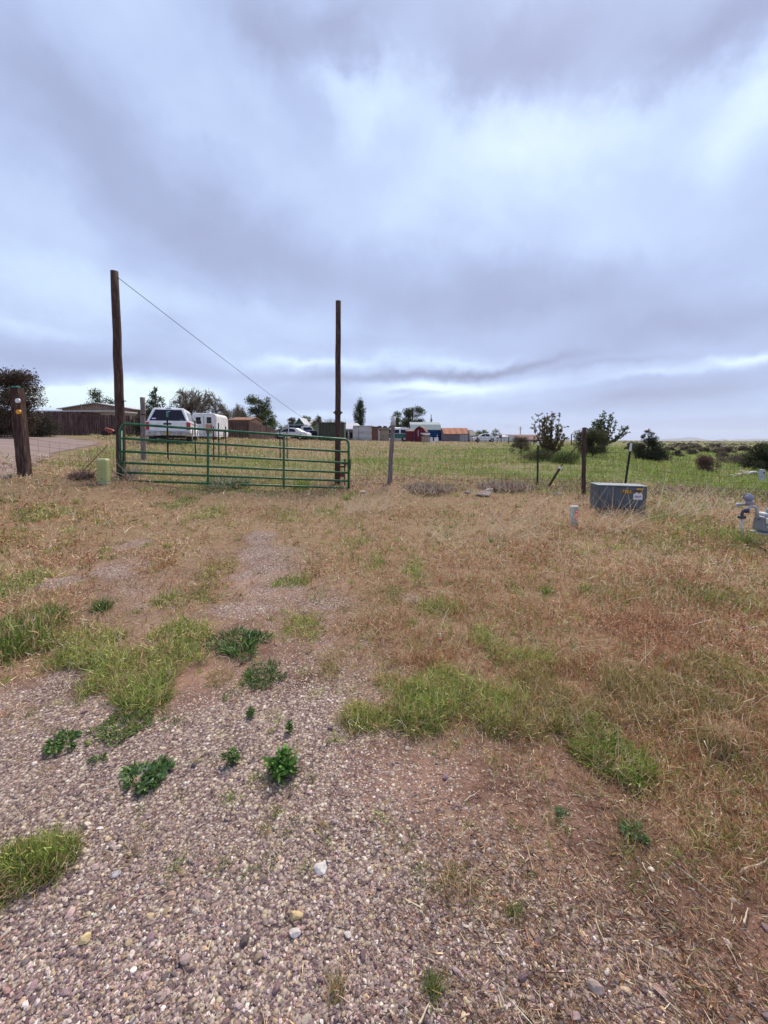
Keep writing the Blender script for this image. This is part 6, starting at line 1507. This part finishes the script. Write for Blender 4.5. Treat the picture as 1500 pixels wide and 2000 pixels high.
T('leafy_tree', 'smaller lighter tree left of the big round tree', 'tree', 776, 84, H_(776, 800, 84), wp(34, 84), 'round', MIDG[:3] + DKG, .28, 2600, 29)
T('small_pine', 'small conifer above the blue barn roof', 'tree', 842, 92, H_(842, 809, 92), wp(16, 92), 'cone', DKG, .25, 900, 30)
T('leafy_bush', 'yellow green bush between the blue barn and rusty roofed shed', 'shrub', 866, 85, H_(866, 836, 85), wp(12, 85), 'bush', [(.18, .20, .07), (.22, .22, .09)], .22, 700, 31)
T('leafy_bush', 'green bush right of the grey roofed house', 'shrub', 943, 72, H_(943, 838, 72), wp(24, 72), 'bush', MIDG, .2, 1800, 32)
T('spiky_tree', 'small spiky tree above the white mobile home', 'tree', 967, 84, H_(967, 837, 84), wp(20, 84), 'bush', BRN + MIDG, .24, 700, 33)
# nearer shrubs at right
T('open_shrub', 'tall open shrub with rising branches right of the T post', 'shrub', 1072, 19, H_(1072, 798, 19), wp(88, 19), 'fan', [(.13, .14, .045), (.08, .07, .03), (.17, .17, .06), (.17, .085, .055)], .065, 9000, 34, asp=.55, trunkm=mat('bark_red', (.10, .055, .045), .9, .3, 12))
T('round_shrub', 'small round grey brown shrub left of the tall open shrub', 'shrub', 1018, 24, H_(1018, 850, 24), wp(36, 24), 'bush', BRN + TWG[:1], .07, 3500, 35)
T('low_shrub', 'low dark shrub at the foot of the tall open shrub', 'shrub', 1058, 18, H_(1058, 878, 18), wp(60, 18), 'bush', BRN[:2] + MIDG[:2], .06, 4500, 36)
T('low_shrub', 'low leafy shrub between the open shrub and the brown post', 'shrub', 1108, 17, H_(1108, 882, 17), wp(54, 17), 'bush', MIDG, .06, 3500, 37)
T('juniper_tree', 'bushy olive juniper behind the brown post', 'tree', 1158, 21, H_(1158, 838, 21), wp(66, 21), 'round', [(.085, .085, .035), (.12, .115, .045), (.06, .055, .03), (.05, .07, .03)], .08, 9000, 38)
T('leafy_tree', 'loose leafy tree rising behind the olive juniper', 'tree', 1182, 27, H_(1182, 807, 27), wp(76, 27), 'fan', DKG + MIDG, .10, 7000, 39, depth=22)
T('round_shrub', 'small dark bush between the leafy tree and the round juniper', 'shrub', 1232, 34, H_(1232, 863, 34), wp(18, 34), 'bush', JUN, .09, 1500, 40)
T('juniper_tree', 'dense dark cone shaped juniper right of the leaning T post', 'tree', 1266, 21, H_(1266, 839, 21), wp(66, 21), 'cone', JUN + [(.03, .05, .02)], .09, 15000, 41, asp=.3)
T('red_bush', 'dark reddish ball shaped bush in the green grass at right', 'shrub', 1381, 16.8, H_(1381, 889, 16.8), wp(40, 16.8), 'bush', [(.13, .065, .055), (.09, .06, .045), (.17, .10, .08)], .05, 4500, 42)
T('juniper_tree', 'dark spreading juniper cut by the right edge', 'tree', 1492, 19, H_(1492, 866, 19), wp(60, 19), 'bush', JUN + DKG, .09, 9000, 43)
T('sage_bush', 'low purple grey sage beside the right edge juniper', 'shrub', 1440, 22, H_(1440, 889, 22), wp(60, 22), 'bush', [(.12, .08, .075), (.15, .11, .095), (.09, .07, .055)], .07, 3500, 44)
for i, (px, Y, py, w_) in enumerate(((1325, 26, 881, 26), (1352, 30, 879, 30), (1308, 40, 872, 26), (1340, 48, 870, 30), (1376, 44, 872, 28), (1402, 38, 874, 34), (1424, 48, 871, 26), (1358, 70, 868, 30), (1330, 90, 866, 24), (1450, 60, 869, 26), (1400, 80, 867, 30), (1412, 28, 882, 30))):
    T('scrub_bush', ['brown grey scrub bush nearest the big juniper', 'scrub bush behind the reddish ball bush', 'scrub bush close to the big juniper trunk', 'middle scrub bush in the second row', 'scrub bush in the second row left of the widest', 'widest scrub bush in the second row', 'scrub bush in the second row near the right edge juniper', 'far scrub bush in the back row', 'farthest scrub bush near the big juniper', 'far scrub bush above the right edge juniper', 'wide far scrub bush right of centre in the back row', 'scrub bush right behind the reddish ball bush'][i],
      'shrub', px, Y, max(.5, H_(px, py, Y)) * .85, wp(w_ * .62, Y), 'bush', [(.17, .12, .09), (.12, .12, .06), (.20, .15, .12), (.10, .085, .06)], .0032 * Y + .02, 1500, 60 + i, group='scrub bushes in the valley at right')

# weeds in the green field: far scrub as one mass
def far_scrub():
    acc = Acc(); g = np.random.default_rng(99); Vs = []; Fs = []; Cs = []; n0 = 0
    ncl = 1100
    t = g.uniform(-.2, 1.15, ncl); Y = np.exp(g.uniform(math.log(60), math.log(1500), ncl)); X = t * Y
    ok = (X / Y > .62) | (Y > 240); X, Y = X[ok], Y[ok]; z = terrain_z(X, Y); m = len(X)
    r = g.uniform(.35, 1.0, m) * (1 + Y / 1500); k = 26
    dv = g.normal(size=(m, k, 3)) * np.array([1, 1, .45]); P = np.stack([X, Y, z + r * .3], 1)[:, None] + dv * (r * .45)[:, None, None]
    P = P.reshape(-1, 3); D = g.normal(size=P.shape) * .5; size = np.repeat(r * .45, k)
    pal = np.array([(.17, .13, .095), (.13, .14, .07), (.20, .165, .12), (.10, .10, .06)]); c = np.repeat(pal[g.integers(0, 4, m)], k, 0) * (1 + g.normal(0, .15, (len(P), 1)))
    D /= np.linalg.norm(D, axis=1)[:, None]; S = np.cross(D, g.normal(size=D.shape)); S /= np.linalg.norm(S, axis=1)[:, None]; L = size[:, None]
    V = np.stack([P - D * L * .5, P + S * L * .35, P + D * L * .5, P - S * L * .35], 1).reshape(-1, 3)
    o = link('far_scrub', np_mesh('far_scrub', V, np.arange(len(V)).reshape(-1, 4), False, np.repeat(np.clip(c, .01, .8), 4, 0)), LEAF)
    tag(o, 'brown scrub dotting the far plain toward the hills', 'scrub', kind='stuff')
far_scrub()
def hills():
    xs = np.linspace(.30, 1.9, 240); prof = []
    for t in xs:
        px = CX + t * FPX; h = 0
        for (c, w_, a) in ((1352, 26, 6.5), (1300, 22, 3.2), (1325, 30, 2.0), (1412, 14, 4.6), (1440, 10, 3.0), (1475, 26, 4.4), (1540, 40, 6), (1640, 60, 7), (1120, 60, 1.8), (1220, 40, 1.5)):
            h += a * math.exp(-((px - c) / w_) ** 2)
        h += (float(vnoise(px / 7, 3, 5)) - .5) * 1.0 + .4
        prof.append(max(.1, h))
    Yd = 14000; V = []; F = []
    rows = 8
    for j in range(rows):
        f = j / (rows - 1); Yr = Yd + (f - .5) * 3600; k = sin(pi * min(1, f * 1.0)) ** .8 if 0 < f < 1 else 0
        for t, h in zip(xs, prof):
            zz = gz(t * Yr, Yr) - 40 if k == 0 else 0
            top = W(750, 861.5, Yd).z + h / FPX * Yd
            bz = -150.0
            V.append((t * Yr, Yr, bz + (top - bz) * k * (1 + .1 * (float(vnoise(t * 90, j * 2.0, 8)) - .5))))
    n = len(xs)
    for j in range(rows - 1):
        for i in range(n - 1): F.append((j * n + i, j * n + i + 1, (j + 1) * n + i + 1, (j + 1) * n + i))
    o = link('hills', np_mesh('hills', V, F, True), mat('hill', (.13, .12, .11), .95, .2, .001)); tag(o, kind='structure')
hills()
# specks of a distant town
rt = random.Random(4)
for i in range(9):
    px = (1322, 1338, 1352, 1367, 1381, 1396, 1412, 1433, 1452)[i]; Y = 2600 + 60 * i
    c = G(px, Y); c.z = W(px, 863.6, Y).z; w_ = rt.uniform(16, 30)
    r_ = empty('far_house', c, ['pale house far away below the hills, first from the big juniper', 'pale house far away, second from the big juniper', 'pale house far away, third from the big juniper', 'pale house far away, fourth from the big juniper', 'pale house far away, middle of the row', 'pale house far away, just right of the middle', 'pale house far away, third from the right', 'pale house far away, second from the right', 'pale house far away, rightmost of the row'][i], 'house', 'specks of the distant town')
    MB().box((0, 5, 0), (w_, 10, 8)).build('wall', WHITED, r_); MB().prism([(-w_ / 2 - 1, 4), (w_ / 2 + 1, 4), (0, 7.5)], -1, 11).build('roof', ROOFW, r_)

# ------------------------------------------------------------------ haze over the plain
def haze():
    m = bpy.data.materials.new('haze'); m.use_nodes = True; t = m.node_tree; t.nodes.clear()
    v = N(t, 'ShaderNodeVolumePrincipled'); v.inputs['Color'].default_value = (.80, .86, 1.0, 1); v.inputs['Density'].default_value = 6e-5; v.inputs['Anisotropy'].default_value = .2
    o = N(t, 'ShaderNodeOutputMaterial'); t.links.new(v.outputs[0], o.inputs['Volume'])
    ob = MB().box((0, 0, 70), (42000, 42000, 560)).build('haze', m); tag(ob, 'thin pale haze lying over the far plain and hills', 'haze', kind='stuff')
haze()
